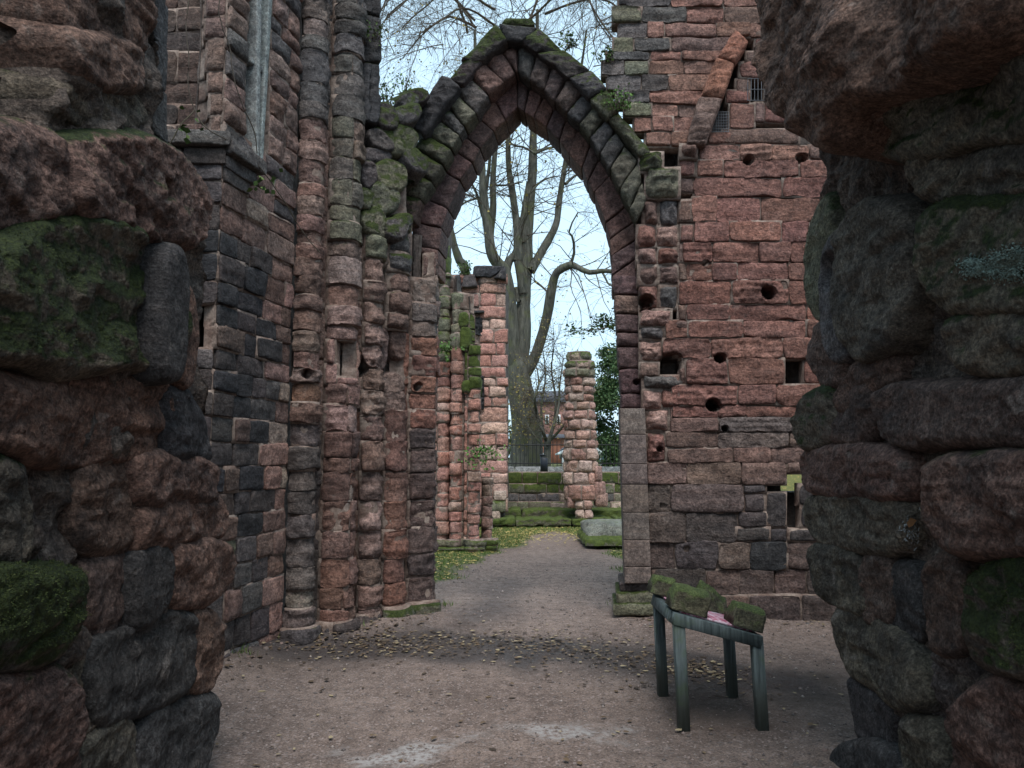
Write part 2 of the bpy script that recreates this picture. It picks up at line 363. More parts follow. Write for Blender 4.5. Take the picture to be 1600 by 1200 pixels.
def make_ground():
    xs = np.concatenate([np.linspace(-900, -60, 10), np.linspace(-50, -7, 14), np.linspace(-6, 6, 241), np.linspace(7, 50, 14), np.linspace(60, 900, 10)])
    ys = np.concatenate([np.linspace(-900, -60, 8), np.linspace(-50, -6, 12), np.linspace(-5, 3, 40), np.linspace(3.04, 12, 225), np.linspace(12.08, 22, 120), np.linspace(24, 60, 14), np.linspace(80, 1500, 16)])
    x, y = np.meshgrid(xs, ys); z = ground_z(x, y)
    p = np.stack([x, y, 0*x], -1)
    me = mesh('ground', np.stack([x, y, z], -1), gridfaces(len(xs), len(ys)), None)
    wet = np.exp(-(np.maximum(seg_dist(x, y, WET)-.22+.22*fbm(p*2.0, 4), 0)/.26)**2)
    wet = np.maximum(wet, .7*np.exp(-(np.maximum(seg_dist(x, y, WET2)+.15*fbm(p*2.2+5, 3), 0)/.35)**2))
    pale = np.exp(-(np.maximum(seg_dist(x, y, PALEB)+.14*fbm(p*4, 4), 0)/.075)**2)
    gr = grass_mask(x, y)
    # damp earth kicked up round the wooden stand
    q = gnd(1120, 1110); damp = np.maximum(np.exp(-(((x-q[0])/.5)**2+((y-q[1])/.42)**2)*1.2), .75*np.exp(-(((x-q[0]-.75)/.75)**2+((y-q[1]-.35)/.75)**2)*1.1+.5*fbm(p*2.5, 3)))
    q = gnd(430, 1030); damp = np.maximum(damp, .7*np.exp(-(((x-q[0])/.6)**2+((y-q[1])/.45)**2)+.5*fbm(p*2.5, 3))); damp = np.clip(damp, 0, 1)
    for nm, val in (('wet', wet), ('pale', pale), ('turf', gr), ('damp', damp)):
        at_ = me.attributes.new(nm, 'FLOAT', 'POINT'); at_.data.foreach_set('value', val.ravel().astype(np.float32))
    s = NT('red_gravel'); tc = s.n('TexCoord'); P = tc.outputs['Object']
    def attr(n): a = s.n('Attribute'); a.attribute_name = n; return a.outputs['Fac']
    n1 = s.noise(P, 1.1, 5, .6); n2 = s.noise(P, 9, 7, .7); n3 = s.noise(P, 85, 4, .7); n5 = s.noise(P, 26, 5, .7)
    vo = s.n('TexVoronoi'); vo.inputs['Scale'].default_value = 75; s.l(P, vo.inputs['Vector'])
    c = s.mix(s.ss(n1, .3, .7), rgb(.130, .097, .083), rgb(.182, .138, .117))
    c = s.mix(s.ss(n2, .3, .72), s.mix(1, c, rgb(.66, .64, .63), 'MULTIPLY'), s.mix(1, c, rgb(1.22, 1.2, 1.2), 'MULTIPLY'))
    c = s.mix(s.ss(n3, .3, .7), s.mix(1, c, rgb(.5, .5, .5), 'MULTIPLY'), s.mix(1, c, rgb(1.4, 1.4, 1.4), 'MULTIPLY'))
    c = s.mix(s.math('MULTIPLY', s.ss(n5, .62, .72), .5), c, rgb(.22, .18, .16))
    vc = s.n('SeparateColor'); s.l(vo.outputs['Color'], vc.inputs[0])
    c = s.mix(s.ss(vc.outputs[0], .84, .9), c, s.mix(vc.outputs[1], rgb(.10, .085, .08), rgb(.26, .2, .18)))
    c = s.mix(s.math('MULTIPLY', attr('pale'), s.ss(n5, .35, .6)), c, rgb(.27, .25, .24))
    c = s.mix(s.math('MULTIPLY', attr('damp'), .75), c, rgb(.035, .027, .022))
    c = s.mix(s.math('MULTIPLY', attr('wet'), s.ss(n2, .2, .5, .6, .95)), c, rgb(.044, .036, .034))
    tf = s.math('MULTIPLY', attr('turf'), s.ss(s.math('ADD', n2, s.math('MULTIPLY', attr('turf'), .4)), .55, .75))
    c = s.mix(tf, c, s.mix(s.ss(n5, .35, .65), rgb(.05, .07, .022), rgb(.09, .10, .036)))
    rg = s.math('SUBTRACT', .93, s.math('MULTIPLY', s.math('MULTIPLY', attr('wet'), s.ss(n2, .42, .58)), .58))
    b = s.bump(n2, .6, .03); b = s.bump(n5, .5, .012, b); b = s.bump(s.ss(vo.outputs['Distance'], 0, .6), .45, .008, b); b = s.bump(n3, .6, .006, b)
    me.materials.append(s.base(c, rg, b))
    o = obj('ground', me); tag(o, 'reddish gravel ground with a damp band running through the ruin', 'ground', kind='structure'); return o
make_ground()

# ================================================================== RIGHT-HAND WALL OF RED ASHLAR (behind the wooden stand)
def frontal(pa, pb):
    a = np.array([pb[0]-pa[0], pb[1]-pa[1], 0]); a /= np.linalg.norm(a); n = np.array([a[1], -a[0], 0])
    return Plane((pa[0], pa[1], 0), a, n)
RW = frontal(at(1000, 715, 7.52), at(1290, 715, 7.30))
def quad(fr, u0, u1, v0, v1, o=0.0):
    return [fr.pix(u0, v1, o), fr.pix(u1, v1, o), fr.pix(u1, v0, o), fr.pix(u0, v0, o)]
def hole(fr, u, v, r, d=.4):
    s, z = fr.pix(u, v); return (s, z, r/FPX*7.45, d)
HOLES = [hole(RW, *h) for h in ((1170, 248, 9, .3), (1254, 245, 8, .3), (1202, 457, 11), (1103, 410, 4, .1), (1125, 560, 9), (1114, 632, 12), (1132, 670, 6, .3),
         (1010, 470, 13, .3), (1048, 568, 18, .3), (1031, 702, 5, .2), (1073, 857, 5, .2), (1036, 790, 4, .2))]
wall = thing('ruined_wall', 'tall red sandstone block wall behind the small wooden stand, full of putlog holes', 'wall', tuple(at(1150, 955, 7.3)*np.array([1, 1, 0])))
MORT = []
def rcol(u, v):
    if v < 180 and u < 1010: return tint(pick((GREY, 3), (GREEN, 2), (DARK, 1)), .25)
    if v < 250: return tint(pick(((.225, .125, .098), 4), (BROWN, 2), ((.26, .15, .12), 3)), .02)
    if v < 650: return tint(pick((RED, 6), ((.20, .102, .082), 4), ((.185, .095, .082), 2), ((.225, .118, .096), 2)), 0)
    if v < 760: return tint(pick((BROWN, 4), ((.17, .12, .10), 3), ((.14, .115, .105), 1)), .06)
    return tint(pick(((.135, .098, .085), 4), ((.105, .082, .075), 4), ((.085, .075, .07), 1)), .05)
rows = [
 (-48, -22, (958, 1040, 1120, 1200, 1260)), (-22, 10, (966, 1048, 1130, 1210, 1260)), (10, 35, (957, 1003, 1073, 1132, 1200, 1240)), (35, 58, (966, 1012, 1038, 1120, 1172, 1215)),
 (58, 80, (958, 990, 1048, 1150)), (80, 94, (947, 1016, 1065, 1142)), (94, 116, (940, 976, 1014, 1069, 1132)), (116, 141, (948, 1002, 1045, 1126)),
 (141, 162, (962, 1015, 1120)), (162, 182, (975, 1018, 1060, 1117)), (182, 206, (990, 1018, 1052, 1112)), (206, 229, (1008, 1048, 1102)),
 (225, 250, (1094, 1157, 1207, 1265, 1330)), (250, 277, (1088, 1130, 1250, 1330)), (277, 308, (1084, 1223, 1310, 1380)),
 (308, 346, (1082, 1119, 1188, 1290, 1370)), (346, 378, (1084, 1140, 1221, 1265, 1340)), (378, 410, (1067, 1113, 1186, 1236, 1330)),
 (410, 438, (1073, 1113, 1152, 1232, 1340)), (438, 475, (1061, 1144, 1232, 1330)), (475, 500, (1073, 1140, 1261, 1340)),
 (500, 528, (1039, 1075, 1160, 1261, 1340)), (528, 560, (1036, 1110, 1224, 1320)), (560, 601, (1071, 1137, 1226, 1257, 1340)),
 (601, 633, (1050, 1153, 1213, 1330)), (633, 652, (1050, 1123, 1165, 1250, 1340)), (652, 675, (1048, 1123, 1243, 1330)),
 (675, 700, (1041, 1123, 1233, 1300, 1380)), (700, 723, (1041, 1146, 1206, 1258, 1340)), (723, 757, (1011, 1073, 1158, 1229)),
 (757, 801, (1011, 1048, 1162)), (801, 847, (1013, 1071, 1153)), (847, 890, (1013, 1055, 1123, 1172, 1231, 1290, 1370)),
 (890, 930, (1020, 1105, 1155, 1210, 1261, 1350)), (930, 972, (1022, 1090, 1170, 1250, 1310, 1400)),
]
special = {(1123, 560): None, (1226, 560): None}
for v0, v1, us in rows:
    for i in range(len(us)-1):
        u0, u1 = us[i], us[i+1]
        if (u0, v0) == (1226, 560): continue                                  # square putlog hole
        c = rcol(u0, (v0+v1)/2)
        if (u0, v0) == (1172, 847): c = tint(CHAR, 0, .05)
        if (u0, v0) in ((1055, 847), (1071, 801)): c = tint(DARK)
        dv = (random.uniform(-1.5, 1.5), random.uniform(-1.5, 1.5)); ero = random.random()
        o = random.uniform(-.018, .022) + (.05 if v0 >= 930 else 0)
        q = quad(RW, u0, u1, v0+dv[0]*.5, v1+dv[1]*.5)
        stone('stone', RW, q, wall, c, rnd=random.uniform(.010, .026), bulge=random.uniform(.0, .014), rough=random.uniform(.010, .022), outw=o*.7,
              jit=random.uniform(.008, .016), gap=random.uniform(.004, .012), holes=HOLES, mortar=MORT, mdep=random.uniform(.030, .05), strata=1.2 if v0 < 230 else .6)
# the rows on the far side of the diagonal strip, and small make-up stones
for (u0, u1, v0, v1) in ((1172, 1260, 35, 58), (1180, 1250, 58, 80), (1165, 1250, 80, 96), (1155, 1260, 96, 122), (1150, 1172, 122, 156), (1196, 1260, 122, 156), (1196, 1250, 158, 190),
        (1180, 1196, 158, 190), (1135, 1172, 140, 160), (1140, 1180, 160, 200), (1105, 1148, 206, 224), (1130, 1250, 200, 225), (1162, 1197, 757, 770), (1197, 1229, 770, 824), (1162, 1195, 771, 800),
        (1153, 1199, 801, 824), (1150, 1203, 824, 845), (1203, 1232, 826, 847), (1232, 1290, 828, 846), (1250, 1330, 757, 790), (1252, 1330, 790, 826), (1229, 1262, 722, 740), (1062, 1085, 250, 275),
        (1062, 1083, 277, 300), (1062, 1081, 312, 345), (1064, 1083, 350, 376), (1300, 1400, 225, 280), (1330, 1420, 340, 420), (1330, 1420, 420, 520), (1330, 1420, 520, 640), (1335, 1420, 640, 730),
        (1340, 1420, 730, 800), (1330, 1420, 800, 900), (1300, 1390, 723, 757)):
    lower = v0 > 740
    stone('stone', RW, quad(RW, u0, u1, v0, v1), wall, tint(DARK if lower else pick((RED, 3), (BROWN, 2))), rnd=.03, bulge=.02, rough=.012, outw=random.uniform(-.01, .015), holes=HOLES, mortar=MORT, jit=.012)
# plain wall carried on past what the near pier hides
for k in range(13):
    z0 = .55*k; x0 = RW.pix(1400, 715)[0]
    for j in range(2):
        stone('stone', RW, [(x0+j*1.1-.15*(k % 2), z0), (x0+1.1+j*1.1-.15*(k % 2), z0), (x0+1.1+j*1.1-.15*(k % 2), z0+.55), (x0+j*1.1-.15*(k % 2), z0+.55)], wall, tint(RED), cell=.09, rnd=.03, outw=-.01, mortar=MORT)
for k in range(3):     # courses above the frame
    for j, u in enumerate(range(960, 1400, 74)):
        stone('stone', RW, quad(RW, u+8*k, u+74+8*k, -78-30*k, -48-30*k), wall, rcol(u, 10), cell=.07, mortar=MORT)
for (u0, u1, v0, v1) in ((1060, 1073, 410, 438), (1060, 1073, 475, 500), (1050, 1075, 500, 514), (1062, 1088, 206, 227), (1000, 1030, 566, 588), (1062, 1072, 560, 600), (1036, 1062, 586, 601), (1056, 1064, 600, 634), (1046, 1050, 633, 675), (1060, 1068, 378, 410)):
    stone('stone', RW, quad(RW, u0, u1, v0, v1), wall, tint(BROWN), rnd=.03, bulge=.02, rough=.015, outw=-.015, holes=HOLES, mortar=MORT, jit=.01, cell=.03)
# two eroded half columns beside the arch
ECOL = [(235, 272, 1000, 1035, None), (262, 312, 1010, 1060, None)]
for v0, v1, ua, ub, uc in ((310, 350, 1004, 1030, 1062), (350, 386, 995, 1026, 1062), (386, 413, 995, 1028, 1062), (413, 445, 997, 1028, 1062), (445, 482, 1000, 1030, 1060), (482, 510, 1000, 1050, None),
        (510, 531, 1000, 1037, None), (531, 566, 1000, 1036, None), (586, 608, 1004, 1072, None), (608, 640, 1004, 1035, 1056), (640, 675, 1010, 1046, None), (675, 722, 1011, 1040, None)):
    for u0, u1 in ((ua, ub), (ub, uc)):
        if u1 is None: continue
        stone('stone', RW, quad(RW, u0, u1, v0, v1), wall, tint(pick((BROWN, 2), (PINK, 2), (RED, 1), (GREY, .6)), .12), rnd=.07, bulge=.075, rough=.03, outw=-.02, jit=.018, gap=.02, holes=HOLES, mortar=MORT, mdep=.03, cell=.03)
for (u0, u1, v0, v1, g) in ((998, 1036, 240, 272, .7), (1008, 1062, 264, 312, .45), (1062, 1088, 228, 250, .1)):
    stone('stone', RW, quad(RW, u0, u1, v0, v1), wall, tint(GREEN if g > .3 else BROWN, g), rnd=.08, bulge=.09, rough=.04, outw=.06, jit=.02, mortar=MORT, cell=.03, cham=.2)
# remains of a diagonal rib running up the wall
for q, g in (([(1070, 232), (1102, 234), (1128, 160), (1090, 156)], 0), ([(1091, 157), (1128, 161), (1146, 106), (1117, 96)], 0), ([(1118, 97), (1147, 107), (1168, 74), (1147, 52)], 0)):
    qq = [RW.pix(*p) for p in q]
    stone('rib_stone', RW, qq, wall, tint((.20, .135, .115) if q[0][1] == 232 else (.27, .125, .088)), rnd=.06, bulge=.05, rough=.022, outw=.115, depth=.25, jit=.01, gap=.008, cell=.03, strata=1)
join_parts('mortar', MORT, M_MORTAR, wall)
# rubble core behind the facing, with the see-through hole left open
sA, _ = RW.pix(1003, 715); sB = sA+5.5; sh0, zh1 = RW.pix(1229, 722); sh1, zh0 = RW.pix(1253, 772); sL, _ = RW.pix(957, 50)
sM, zM = RW.pix(1060, 230)
core = []
def box_rough(fr, s0, s1, z0, z1, h0, h1, cell=.14, amp=.02):
    U = np.linspace(s0, s1, max(2, int((s1-s0)/cell)+1)); Vv = np.linspace(z0, z1, max(2, int((z1-z0)/cell)+1))
    U = np.concatenate([[s0], U, [s1]]); Vv = np.concatenate([[z0], Vv, [z1]]); s, z = np.meshgrid(U, Vv)
    L = []
    for hh, sgn in ((h1, 1), (h0, -1)):
        h = hh + amp*fbm(np.stack([s*3, z*3, 0*s+hh*7], -1), 3); h[0] = h[-1] = (h0+h1)/2; h[:, 0] = h[:, -1] = (h0+h1)/2
        f = gridfaces(len(U), len(Vv)); L.append((fr(s, z, h).reshape(-1, 3), f if sgn > 0 else f[:, ::-1]))
    return L
zT = 7.0
core += box_rough(RW, RW.pix(999, 300)[0], RW.pix(1020, 300)[0], RW.pix(1000, 352)[1], RW.pix(1000, 238)[1], -.70, -.12)
for a, b, c, d in ((sM, sh0, 0, zM+.05), (sh1+.42, sB, 0, zM), (sh0, sh1+.42, 0, zh0), (sh0, sh1+.42, zh1, zM-.01), (sM+.01, sB-.01, zM, zT), (RW.pix(968, 50)[0], sM, RW.pix(960, 108)[1], zT), (RW.pix(1012, 50)[0], sM, .1, RW.pix(1000, 300)[1]), (RW.pix(1015, 50)[0], sM-.02, RW.pix(1000, 300)[1], RW.pix(960, 108)[1])):
    core += box_rough(RW, a, b, c, d, -.75, -.30)
join_parts('wall_core', core, M_MORTAR_DARK, wall)
# wire grilles over two of the holes
M_IRON = simple('black_iron', (.012, .012, .013), .6, .3)
def tube(P, r, sides=6, closed=False):
    P = np.asarray(P, float); n = len(P); r = np.broadcast_to(r, (n,)).astype(float)
    T = np.gradient(P, axis=0); T /= np.linalg.norm(T, axis=1)[:, None]+1e-9
    ref = np.array([0, 0, 1.0]) if abs(T[:, 2]).mean() < .8 else np.array([1.0, 0, 0])
    A = np.cross(T, ref); A /= np.linalg.norm(A, axis=1)[:, None]+1e-9; B = np.cross(T, A)
    a = np.linspace(0, 2*np.pi, sides, endpoint=False)
    V = P[:, None]+r[:, None, None]*(np.cos(a)[None, :, None]*A[:, None]+np.sin(a)[None, :, None]*B[:, None])
    i = np.arange(n*sides).reshape(n, sides); j = np.roll(i, -1, 1)
    F = np.stack([i[:-1], j[:-1], j[1:], i[1:]], -1).reshape(-1, 4)
    return V.reshape(-1, 3), F
for (u0, u1, v0, v1, nx, ny, lab) in ((1168, 1200, 124, 158, 6, 2, 'wire grille with upright bars over the higher square hole'), (1111, 1138, 176, 207, 7, 7, 'square wire mesh over the round hole below the diagonal rib')):
    g = []
    for i in range(nx+1):
        u = u0+(u1-u0)*i/nx; s0, z0 = RW.pix(u, v1); s1, z1 = RW.pix(u, v0)
        g.append(tube(RW(np.array([s0, s1]), np.array([z0, z1]), np.array([.012, .012])), .004, 4))
    for i in range(ny+1):
        v = v0+(v1-v0)*i/ny; s0, z0 = RW.pix(u0, v); s1, z1 = RW.pix(u1, v)
        g.append(tube(RW(np.array([s0, s1]), np.array([z0, z1]), np.array([.016, .016])), .004, 4))
    join_parts('wire_grille', g, simple('grey_wire', (.10, .10, .11), .5), wall)['label'] = lab

# ================================================================== THE POINTED ARCH
arch = thing('pointed_arch', 'tall pointed stone archway with moss along its worn hood', 'archway', (0.1, 7.6, 0))
AM = []
I_L = [((639, 430), (685, 430)), ((639, 408), (685, 411)), ((640, 382), (686, 390)), ((645, 345), (690, 356)), ((660, 308), (701, 326)), ((686, 263), (719, 281)), ((703, 230), (738, 254)),
       ((722, 208), (750, 231)), ((742, 180), (772, 204)), ((768, 148), (790, 187)), ((808, 118), (808, 168))]
I_R = [((808, 118), (808, 168)), ((828, 131), (819, 175)), ((850, 147), (833, 185)), ((868, 163), (853, 198)), ((886, 181), (873, 219)), ((905, 198), (888, 240)), ((924, 222), (909, 262)),
       ((940, 242), (918, 283)), ((957, 270), (928, 300)), ((978, 322), (946, 348)), ((991, 345), (952, 374)), ((996, 372), (955, 400)), ((997, 401), (956, 430)), ((1000, 430), (957, 458))]
AO = -.20
def arch_stones(name, prs, fr, o, side, colf, **k):
    for i in range(len(prs)-1):
        (e0, i0), (e1, i1) = prs[i], prs[i+1]
        if side < 0: q = [fr.pix(*e0, o), fr.pix(*i0, o), fr.pix(*i1, o), fr.pix(*e1, o)]
        else: q = [fr.pix(*i1, o), fr.pix(*e1, o), fr.pix(*e0, o), fr.pix(*i0, o)]
        stone(name, fr, q, arch, colf(i), outw=o+random.uniform(-.012, .012), mortar=AM, **k)
dkp = lambda i: tint(pick(((.150, .092, .085), 3), ((.125, .082, .078), 3), ((.17, .102, .088), 2)), 0.02)
ki = dict(rnd=.045, bulge=.012, rough=.014, depth=.42, jit=.006, gap=.006, cell=.028, mdep=.014, cham=.06)
arch_stones('voussoir', I_L, RW, AO, -1, dkp, **ki); arch_stones('voussoir', I_R, RW, AO, 1, dkp, **ki)
O_L = [((622, 345), (646, 347)), ((624, 302), (657, 310)), ((638, 264), (676, 283)), ((646, 230), (692, 256)), ((662, 207), (706, 232)), ((679, 181), (717, 210)), ((694, 158), (726, 197)), ((708, 139), (744, 176)),
       ((730, 114), (764, 148)), ((752, 94), (788, 127)), ((779, 75), (806, 112)), ((808, 66), (808, 112))]
O_R = [((808, 66), (808, 112)), ((838, 79), (826, 125)), ((864, 97), (850, 141)), ((890, 116), (866, 157)), ((913, 142), (884, 176)), ((930, 163), (904, 193)), ((946, 184), (921, 215)), ((961, 204), (937, 239)),
       ((977, 226), (952, 263)), ((997, 250), (968, 295)), ((1003, 282), (984, 325)), ((1012, 312), (994, 345))]
ocl = lambda i: tint(pick(((.125, .12, .092), 2), (GREY, 1), ((.16, .11, .098), 1.5)) if i < 7 else pick(((.18, .115, .10), 2), (GREY, 1)), (.62 if i < 4 else .40 if i < 8 else .12))
ocr = lambda i: tint(pick(((.125, .12, .092), 2), (GREY, 1)) if i > 4 else pick(((.13, .098, .092), 2), (GREY, 1)), (.06 if i < 4 else .35))
ko = dict(rnd=.065, bulge=.05, rough=.022, depth=.40, jit=.010, gap=.005, cell=.026, mdep=.016, cham=.07)
arch_stones('moulded_stone', O_L, RW, .04, -1, ocl, **ko); arch_stones('moulded_stone', O_R, RW, .04, 1, ocr, **ko)
HOOD = [([(640, 198), (661, 214), (722, 132), (690, 113)], CHAR, .12, .18), ([(700, 122), (722, 132), (760, 88), (738, 76)], DARK, .7, .16), ([(716, 96), (752, 96), (797, 62), (776, 34)], DARK, .75, .17),
        ([(776, 36), (790, 64), (815, 66), (842, 42)], CHAR, .3, .18), ([(812, 66), (838, 80), (880, 78), (843, 40)], DARK, .72, .16), ([(836, 80), (888, 122), (924, 110), (880, 76)], DARK, .62, .17),
        ([(887, 122), (920, 154), (950, 138), (922, 108)], GREY, .55, .16), ([(919, 154), (950, 188), (968, 172), (948, 138)], GREEN, .75, .15), ([(950, 186), (998, 246), (1018, 238), (966, 172)], GREEN, .6, .12)]
for q, c, m, o in HOOD:
    qq = [RW.pix(*p, o) for p in q]
    A = sum(qq[i][0]*qq[(i+1) % 4][1]-qq[(i+1) % 4][0]*qq[i][1] for i in range(4))
    if A < 0: qq = qq[::-1]
    stone('hood_stone', RW, qq, arch, tint(c, m), rnd=.05, bulge=.03, rough=.025, outw=o, depth=.58, jit=.012, gap=.008, cell=.03, mortar=AM, mdep=.08)
qq = [RW.pix(*p, .14) for p in ((781, 40), (837, 40), (832, 29), (790, 28))]
stone('hood_stone', RW, qq, arch, tint(GREEN, 1.0), rnd=.03, bulge=.03, rough=.02, outw=.16, depth=.6, cell=.025)
# jamb stones under the springing, and the clean square blocks of a later repair
jr = [430, 461, 491, 519, 542, 576, 615, 640]
for i in range(len(jr)-1):
    f = lambda v: (957+13*(v-430)/210, 998+8*(v-430)/210)
    a0, b0 = f(jr[i]); a1, b1 = f(jr[i+1])
    q = [RW.pix(a1, jr[i+1], AO), RW.pix(b1, jr[i+1], AO), RW.pix(b0, jr[i], AO), RW.pix(a0, jr[i], AO)]
    stone('jamb_stone', RW, q, arch, tint(pick((PURP, 2), (BROWN, 2), (DARK, 1))), rnd=.05, bulge=.02, rough=.015, outw=AO+.02, depth=.36, mortar=AM, cell=.032, holes=[hole(RW, 996, 594, 6, .15)])
rp = [638, 679, 725, 757, 801, 844, 886, 912]
for i in range(len(rp)-1):
    v0, v1 = rp[i], rp[i+1]; f = lambda v: (968+8*(v-638)/274, 1008+10*(v-638)/274)
    q = [RW.pix(f(v1)[0], v1, .12), RW.pix(f(v1)[1], v1, .12), RW.pix(f(v0)[1], v0, .12), RW.pix(f(v0)[0], v0, .12)]
    stone('repair_block', RW, q, arch, tint((.165, .140, .125) if i == 0 else pick(((.122, .096, .087), 2), ((.112, .094, .087), 2)), 0, .05), mat=M_SMOOTH, rnd=.016, bulge=.0, rough=.002, outw=.12, depth=.60, jit=.0005, gap=.003, strata=0, mdep=.006, mortar=AM, cham=.0)['label'] = 'smooth square-cut replacement block'
for i, (v0, v1, e, m) in enumerate(((910, 926, 2, .1), (924, 944, 8, .45), (942, 962, 12, .35))):
    q = quad(RW, 970-e, 1020+e*.5, v0, v1, .06+.03*i)
    stone('base_stone', RW, q, arch, tint(GREEN if i else DARK, m), rnd=.03, bulge=.02, rough=.012, outw=.06+.035*i, depth=.62, jit=.008, gap=.002, cell=.03)

# ================================================================== THE STEPPED PIER LEFT OF THE ARCH AND THE DARK WALL BEYOND THE NEAR PIER
def xy(px, d): p = at(px, 715, d); return p[0], p[1]
def arc(p0, p1, b, n=14, e=.6):
    p0, p1 = np.array(p0), np.array(p1); t = np.linspace(0, 1, n)[1:-1]; d = p1-p0; nn = np.array([d[1], -d[0]])/np.hypot(*d)
    return [tuple(p0+d*x+nn*b*(1-abs(2*x-1)**2)**e) for x in t]
def line(p0, p1, n=4): p0, p1 = np.array(p0), np.array(p1); return [tuple(p0+(p1-p0)*t) for t in np.linspace(0, 1, n)[1:-1]]
A0, A1 = xy(450, 6.55), xy(497, 6.75); B0, B1 = xy(505, 6.80), xy(557, 7.02); C0, C1 = xy(563, 7.10), xy(597, 7.28); D0, D1 = xy(601, 7.30), xy(636, 7.48); E0, E1 = xy(640, 7.52), xy(681, 7.66); E2 = xy(681.5, 8.05)
CN = xy(330, 5.45)
prof_wall = [(-5.0, 5.52), (-3.2, 5.47), (-2.5, 5.455), CN] + line(CN, A0, 12) + [A0]
LW = Profile(prof_wall)
prof_pier = [A0] + arc(A0, A1, .13) + [A1, B0] + arc(B0, B1, .14) + [B1, C0] + arc(C0, C1, .09) + [C1, D0] + arc(D0, D1, .085) + [D1, E0] + arc(E0, E1, .03, 10, .35) + [E1] + line(E1, E2, 6) + [E2]
LP = Profile(prof_pier)
def zpx(v, d): return at(800, v, d)[2]

pier = thing('clustered_pier', 'clustered pier of stacked stone shafts forming the near side of the archway', 'pier', (xy(560, 7.0)[0], 7.0, 0))
PM = []
LH = []
def lhole(u, v, r, d, depth):
    x, y, z = at(u, v, d); LH.append((LP.near(x, y), z, r/FPX*d, depth))
lhole(536, 570, 21, 6.95, .32); lhole(480, 585, 11, 6.6, .25); lhole(612, 555, 24, 7.35, .25); lhole(608, 620, 14, 7.35, .2); lhole(655, 605, 8, 7.5, .15)
def strip(p0, p1, d, vs, colf, part='stone', split=None, **k):
    s0, s1 = LP.near(*p0), LP.near(*p1)
    for i in range(len(vs)-1):
        v0, v1 = vs[i], vs[i+1]; z1, z0 = zpx(v0, d), zpx(v1, d)
        sp = split(v0) if split else None
        cuts = [s0, s1] if sp is None else [s0, s0+(s1-s0)*sp, s1]
        for a, b in zip(cuts[:-1], cuts[1:]):
            kk = dict(rnd=random.uniform(.010, .022), bulge=random.uniform(0, .006), rough=random.uniform(.014, .030), depth=.14, tilt=(random.uniform(-.007, .007), random.uniform(-.008, .008)), jit=random.uniform(.008, .020), gap=random.uniform(.004, .01), cell=.03, mdep=random.uniform(.026, .042)); kk.update(k)
            stone(part, LP, [(a, z0), (b, z0), (b, z1), (a, z1)], pier, colf((v0+v1)/2), outw=random.uniform(-.022, .010)+k.get('outw', 0), holes=LH, mortar=PM, **{q: r for q, r in kk.items() if q != 'outw'})
def acol(v):
    if v < 180: return tint(pick((GREY, 3), ((.135, .11, .10), 3)), .05)
    if v < 420: return tint(pick(((.20, .125, .108), 3), (BROWN, 2), ((.23, .165, .145), 2)))
    if v < 680: return tint(pick((BROWN, 3), ((.20, .115, .08), 1.2), ((.21, .155, .135), 2)))
    return tint(pick(((.125, .105, .098), 3), ((.095, .085, .08), 2.5), ((.17, .15, .135), 1)), .06)
def bcol(v):
    if v < 190: return tint(pick(((.085, .08, .075), 3), (GREY, 2)), .25)
    if v < 420: return tint(pick(((.125, .12, .092), 3), ((.11, .10, .088), 2), ((.15, .115, .095), 1.5)), .35 if v > 240 else .2)
    if v < 680: return tint(pick(((.25, .175, .155), 3), ((.27, .21, .185), 1.5), ((.21, .135, .115), 1.5)))
    return tint(pick(((.165, .105, .088), 3), ((.14, .092, .08), 2), ((.185, .11, .088), 1.6)), .02)
def dcol(v):
    if v < 420: return tint(pick((GREEN, 3), (GREY, 1)), .6)
    if v < 520: return tint(pick((BROWN, 2), ((.15, .135, .10), 1)), .25)
    return tint(pick(((.195, .105, .082), 3), ((.165, .095, .078), 3)))
def ecol(v):
    if v < 520: return tint(pick(((.14, .118, .108), 3), (BROWN, 2), ((.19, .15, .135), 1)), .05)
    if v < 680: return tint(pick(((.205, .105, .08), 3), ((.18, .10, .085), 1)))
    return tint(pick(((.105, .074, .066), 3), ((.085, .066, .062), 2)))
strip(A0, A1, 6.58, [-75, -35, 0, 32, 58, 80, 130, 163, 188, 220, 252, 287, 307, 338, 362, 382, 404, 434, 461, 485, 518, 550, 577, 599, 629, 661, 699, 735, 767, 805, 840, 886, 922, 951, 1000], acol)
strip(A1, B0, 6.78, [-75, 30, 110, 200, 290, 380, 480, 560, 660, 760, 860, 990], acol, outw=-.05)
strip(B0, B1, 6.85, [-90, -45, 12, 37, 57, 87, 117, 152, 187, 220, 250, 283, 323, 348, 377, 404, 447, 480, 510, 532], bcol, split=lambda v: random.choice([None, .5, .45]) if v < 380 else None, bulge=.01)
strip(B0, B1, 6.85, [600, 632, 675, 715, 737, 783, 830, 873, 916, 951, 990], bcol, split=lambda v: random.choice([None, .5, .62]))
s0, s1 = LP.near(*B0), LP.near(*B1)
for (f0, f1, v0, v1) in ((0, .2, 532, 570), (0, .26, 570, 602), (.84, 1, 532, 575), (.76, 1, 575, 602), (.26, .76, 590, 602)):
    stone('stone', LP, [(s0+(s1-s0)*f0, zpx(v1, 6.85)), (s0+(s1-s0)*f1, zpx(v1, 6.85)), (s0+(s1-s0)*f1, zpx(v0, 6.85)), (s0+(s1-s0)*f0, zpx(v0, 6.85))], pier, tint(PINK), rnd=.04, bulge=.01, rough=.02, depth=.14, mortar=PM)
strip(B1, C0, 7.05, [200, 280, 380, 470, 560, 640, 720, 800, 880, 985], bcol, outw=-.06)
